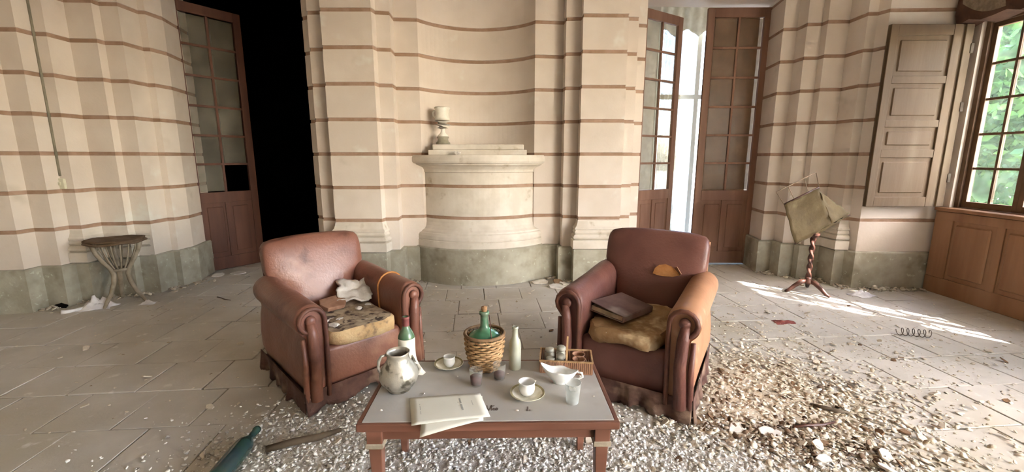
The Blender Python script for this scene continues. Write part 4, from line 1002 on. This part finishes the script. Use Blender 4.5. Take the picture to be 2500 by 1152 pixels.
def rubble(name, pos, smin, smax, m, label, cat, th=.3, seed=1, tilt=.5, pile=0.0, power=2.5):
    rg = np.random.default_rng(seed); pos = pos[inside(pos)]; n = len(pos); NV = 12
    base = np.stack([chip_shape(seed*50+k, 6, th) for k in range(12)])
    s = smin + (smax-smin)*rg.random(n)**power
    B = base[rg.integers(0, 12, n)]*s[:, None, None]
    az = rg.random(n)*6.283; tx = rg.normal(size=n)*tilt; ty = rg.normal(size=n)*tilt
    def R(ax, a):
        c, q = np.cos(a), np.sin(a); z = np.zeros(n); o_ = np.ones(n)
        if ax == 2: m_ = [[c, -q, z], [q, c, z], [z, z, o_]]
        elif ax == 0: m_ = [[o_, z, z], [z, c, -q], [z, q, c]]
        else: m_ = [[c, z, q], [z, o_, z], [-q, z, c]]
        return np.array(m_).transpose(2, 0, 1)
    RM = R(2, az) @ R(0, tx) @ R(1, ty)
    V = np.einsum('nij,nkj->nki', RM, B)
    V[:, :, 2] -= V[:, :, 2].min(axis=1)[:, None]
    V[:, :, 2] += (rg.random(n)**2*pile)[:, None] - .001
    V[:, :, 0] += pos[:, 0][:, None]; V[:, :, 1] += pos[:, 1][:, None]
    faces = [(0, 1, 2, 3, 4, 5)[::-1], (6, 7, 8, 9, 10, 11)] + [(k, (k+1) % 6, 6+(k+1) % 6, 6+k) for k in range(6)]
    lt = np.array([len(f) for f in faces]); flat = np.concatenate([np.array(f) for f in faces])
    me = bpy.data.meshes.new(name); me.vertices.add(n*NV); me.vertices.foreach_set('co', V.ravel())
    li = (flat[None, :] + (np.arange(n)*NV)[:, None]).ravel(); me.loops.add(len(li)); me.loops.foreach_set('vertex_index', li)
    tot = np.tile(lt, n); me.polygons.add(len(tot)); me.polygons.foreach_set('loop_start', np.concatenate([[0], np.cumsum(tot)[:-1]])); me.polygons.foreach_set('loop_total', tot)
    me.update()
    at = me.attributes.new('tint', 'FLOAT', 'POINT'); at.data.foreach_set('value', np.repeat(rg.random(n)**2.2, NV).astype(np.float32))
    me.materials.append(m); o = bpy.data.objects.new(name, me); COL.objects.link(o); tag(o, label, cat, kind='stuff'); return o
rg = np.random.default_rng(11)
def blob(cx, cy, sx, sy, n, a=0):
    p = rg.normal(size=(n, 2))*np.array([sx, sy]); c, s = math.cos(a), math.sin(a)
    return np.stack([cx + p[:, 0]*c - p[:, 1]*s, cy + p[:, 0]*s + p[:, 1]*c], 1)
def uni(x0, x1, y0, y1, n): return np.stack([x0+(x1-x0)*rg.random(n), y0+(y1-y0)*rg.random(n)], 1)
def dust_bed(name, blobs, thick, m, label, seed, step=.022):
    xs = np.arange(-2.2, 3.0, step); ys = np.arange(1.15, 3.4, step); H = {}
    def hgt(x, y):
        d = sum(w*math.exp(-((x-cx)**2/(2*sx*sx) + (y-cy)**2/(2*sy*sy))) for cx, cy, sx, sy, w in blobs)
        n = noise.noise(Vector((x*3, y*3, seed)))*.35 + noise.noise(Vector((x*9, y*9, seed)))*.22 + noise.noise(Vector((x*26, y*26, seed)))*.2
        return thick*min(1, max(-.3, (d + n*.6 - .42)*1.6)) - .0005
    vsx = []; fs = []; idx = {}
    Z = {(i, k): hgt(x, y) for i, x in enumerate(xs) for k, y in enumerate(ys)}
    for i in range(len(xs)-1):
        for k in range(len(ys)-1):
            c = [(i, k), (i+1, k), (i+1, k+1), (i, k+1)]
            if max(Z[q] for q in c) < -.0006: continue
            f = []
            for q in c:
                if q not in idx: idx[q] = len(vsx); vsx.append((xs[q[0]], ys[q[1]], Z[q]))
                f.append(idx[q])
            fs.append(f)
    o = MB().add(vsx, fs).build(name, m, smooth=True); tag(o, label, 'rubble', kind='stuff')
dust_bed('plaster_dust', [(-.1, 1.7, .75, .32, 1), (-.85, 1.95, .3, .2, .8), (.95, 1.68, .5, .26, .9)], .006, M['dustw'], 'pale plaster dust spread under the coffee table', 3)
dust_bed('beige_dust', [(1.5, 2.5, .42, .36, .9), (1.35, 1.98, .4, .2, .7)], .006, M['dustb'], 'beige plaster dust spread beside the right armchair', 8)
front = np.concatenate([blob(-.1, 1.72, .62, .30, 15000), blob(-.85, 1.95, .28, .20, 4500), blob(.9, 1.70, .42, .22, 6500)])
rubble('plaster_crumbs', front, .003, .014, M['chipw'], 'white plaster crumbs scattered thickly under the coffee table', 'rubble', .4, 1, .35, .007)
pile = np.concatenate([blob(1.55, 2.50, .38, .32, 3000, -.5), blob(1.35, 1.95, .35, .18, 2200), blob(1.9, 2.2, .35, .3, 1200)])
rubble('beige_crumbs', pile, .004, .024, M['chipb'], 'beige plaster crumbs heaped beside the right armchair', 'rubble', .16, 2, .2, .006)
sparse = np.concatenate([uni(-4.4, 4.3, 1.3, 5.2, 1500), blob(2.6, 3.0, .9, .7, 2600), blob(2.0, 3.5, .6, .4, 1200), blob(-2.2, 4.3, .8, .5, 500), blob(-.2, 3.6, .8, .7, 500)])
rubble('floor_grit', sparse, .003, .016, M['chipb'], 'fine plaster grit strewn over the stone floor', 'rubble', .18, 3, .2, 0, 3.2)
litter = np.concatenate([blob(1.45, 1.90, .20, .08, 230, -.2), blob(1.25, 2.02, .16, .06, 120), blob(-.16, 1.28, .07, .04, 150), blob(1.6, 2.25, .3, .2, 160), blob(.35, 1.5, .3, .12, 160)])
rubble('leaf_litter', litter, .006, .024, M['litter'], 'dark brown leaf litter caught in the rubble', 'litter', .12, 6, .5, .012)
edge = []
for poly, m_ in ((left_poly[2:-1], 30), (back_poly[5:-1], 50), (right_poly[1:], 80)):
    for a, b in zip(poly, poly[1:]):
        d = Vector(b)-Vector(a); nrm = Vector((d.y, -d.x)).normalized(); k = int(d.length*m_*4)
        for _ in range(k):
            p = Vector(a) + d*rg.random() + nrm*(.05+abs(rg.normal())*.07); edge.append((p.x, p.y))
rubble('wall_foot_debris', np.array(edge), .006, .03, M['chipb'], 'crumbled plaster along the foot of the walls', 'rubble', .25, 4, .35, .008)
# larger flakes, one object each
fpos = np.concatenate([blob(1.55, 2.45, .34, .32, 75), blob(1.35, 1.95, .35, .18, 55), blob(.0, 1.7, .6, .3, 45), blob(2.7, 3.2, .8, .6, 40), uni(-3.6, -1.3, 1.8, 4.6, 22), uni(-.7, .4, 2.6, 4.5, 14)])
fpos = fpos[inside(fpos)]
src = {}
for k in range(8):
    for mm in ('flake', 'flakeb'):
        B = chip_shape(900+k, 7, .22); n = 7
        me = bpy.data.meshes.new('plaster_flake'); me.from_pydata([tuple(p) for p in B], [], [tuple(range(n))[::-1], tuple(range(n, 2*n))] + [(q, (q+1) % n, n+(q+1) % n, n+q) for q in range(n)]); me.materials.append(M[mm]); src[(k, mm)] = me
for i, p in enumerate(fpos):
    mm = 'flakeb' if random.random() < .22 else 'flake'
    s = random.uniform(.014, .032); tx, ty = random.gauss(0, .25), random.gauss(0, .25)
    o = bpy.data.objects.new('plaster_flake', src[(i % 8, mm)]); COL.objects.link(o); o.scale = (s, s, s)
    o.location = (p[0], p[1], .11*s + s*.55*(abs(math.sin(tx)) + abs(math.sin(ty)))); o.rotation_euler = (tx, ty, random.uniform(0, 6.28))
    if p[0] < -1.2: where = 'on the bare stone floor at the left'
    elif p[1] > 2.6 and p[0] < .6: where = 'on the floor between the armchairs and the niche'
    elif p[0] < .9: where = 'in the white crumbs under the coffee table'
    elif p[0] > 2.1: where = 'on the right hand floor towards the window'
    elif p[1] < 2.12: where = 'in the brown litter in front of the right armchair'
    else: where = 'in the beige heap right of the dark armchair'
    kd = ('pale plaster flake ', 'plaster flake') if mm == 'flake' else ('brown paint flake ', 'paint flake')
    tag(o, kd[0] + where, kd[1], kd[0].replace('flake', 'flakes') + where)
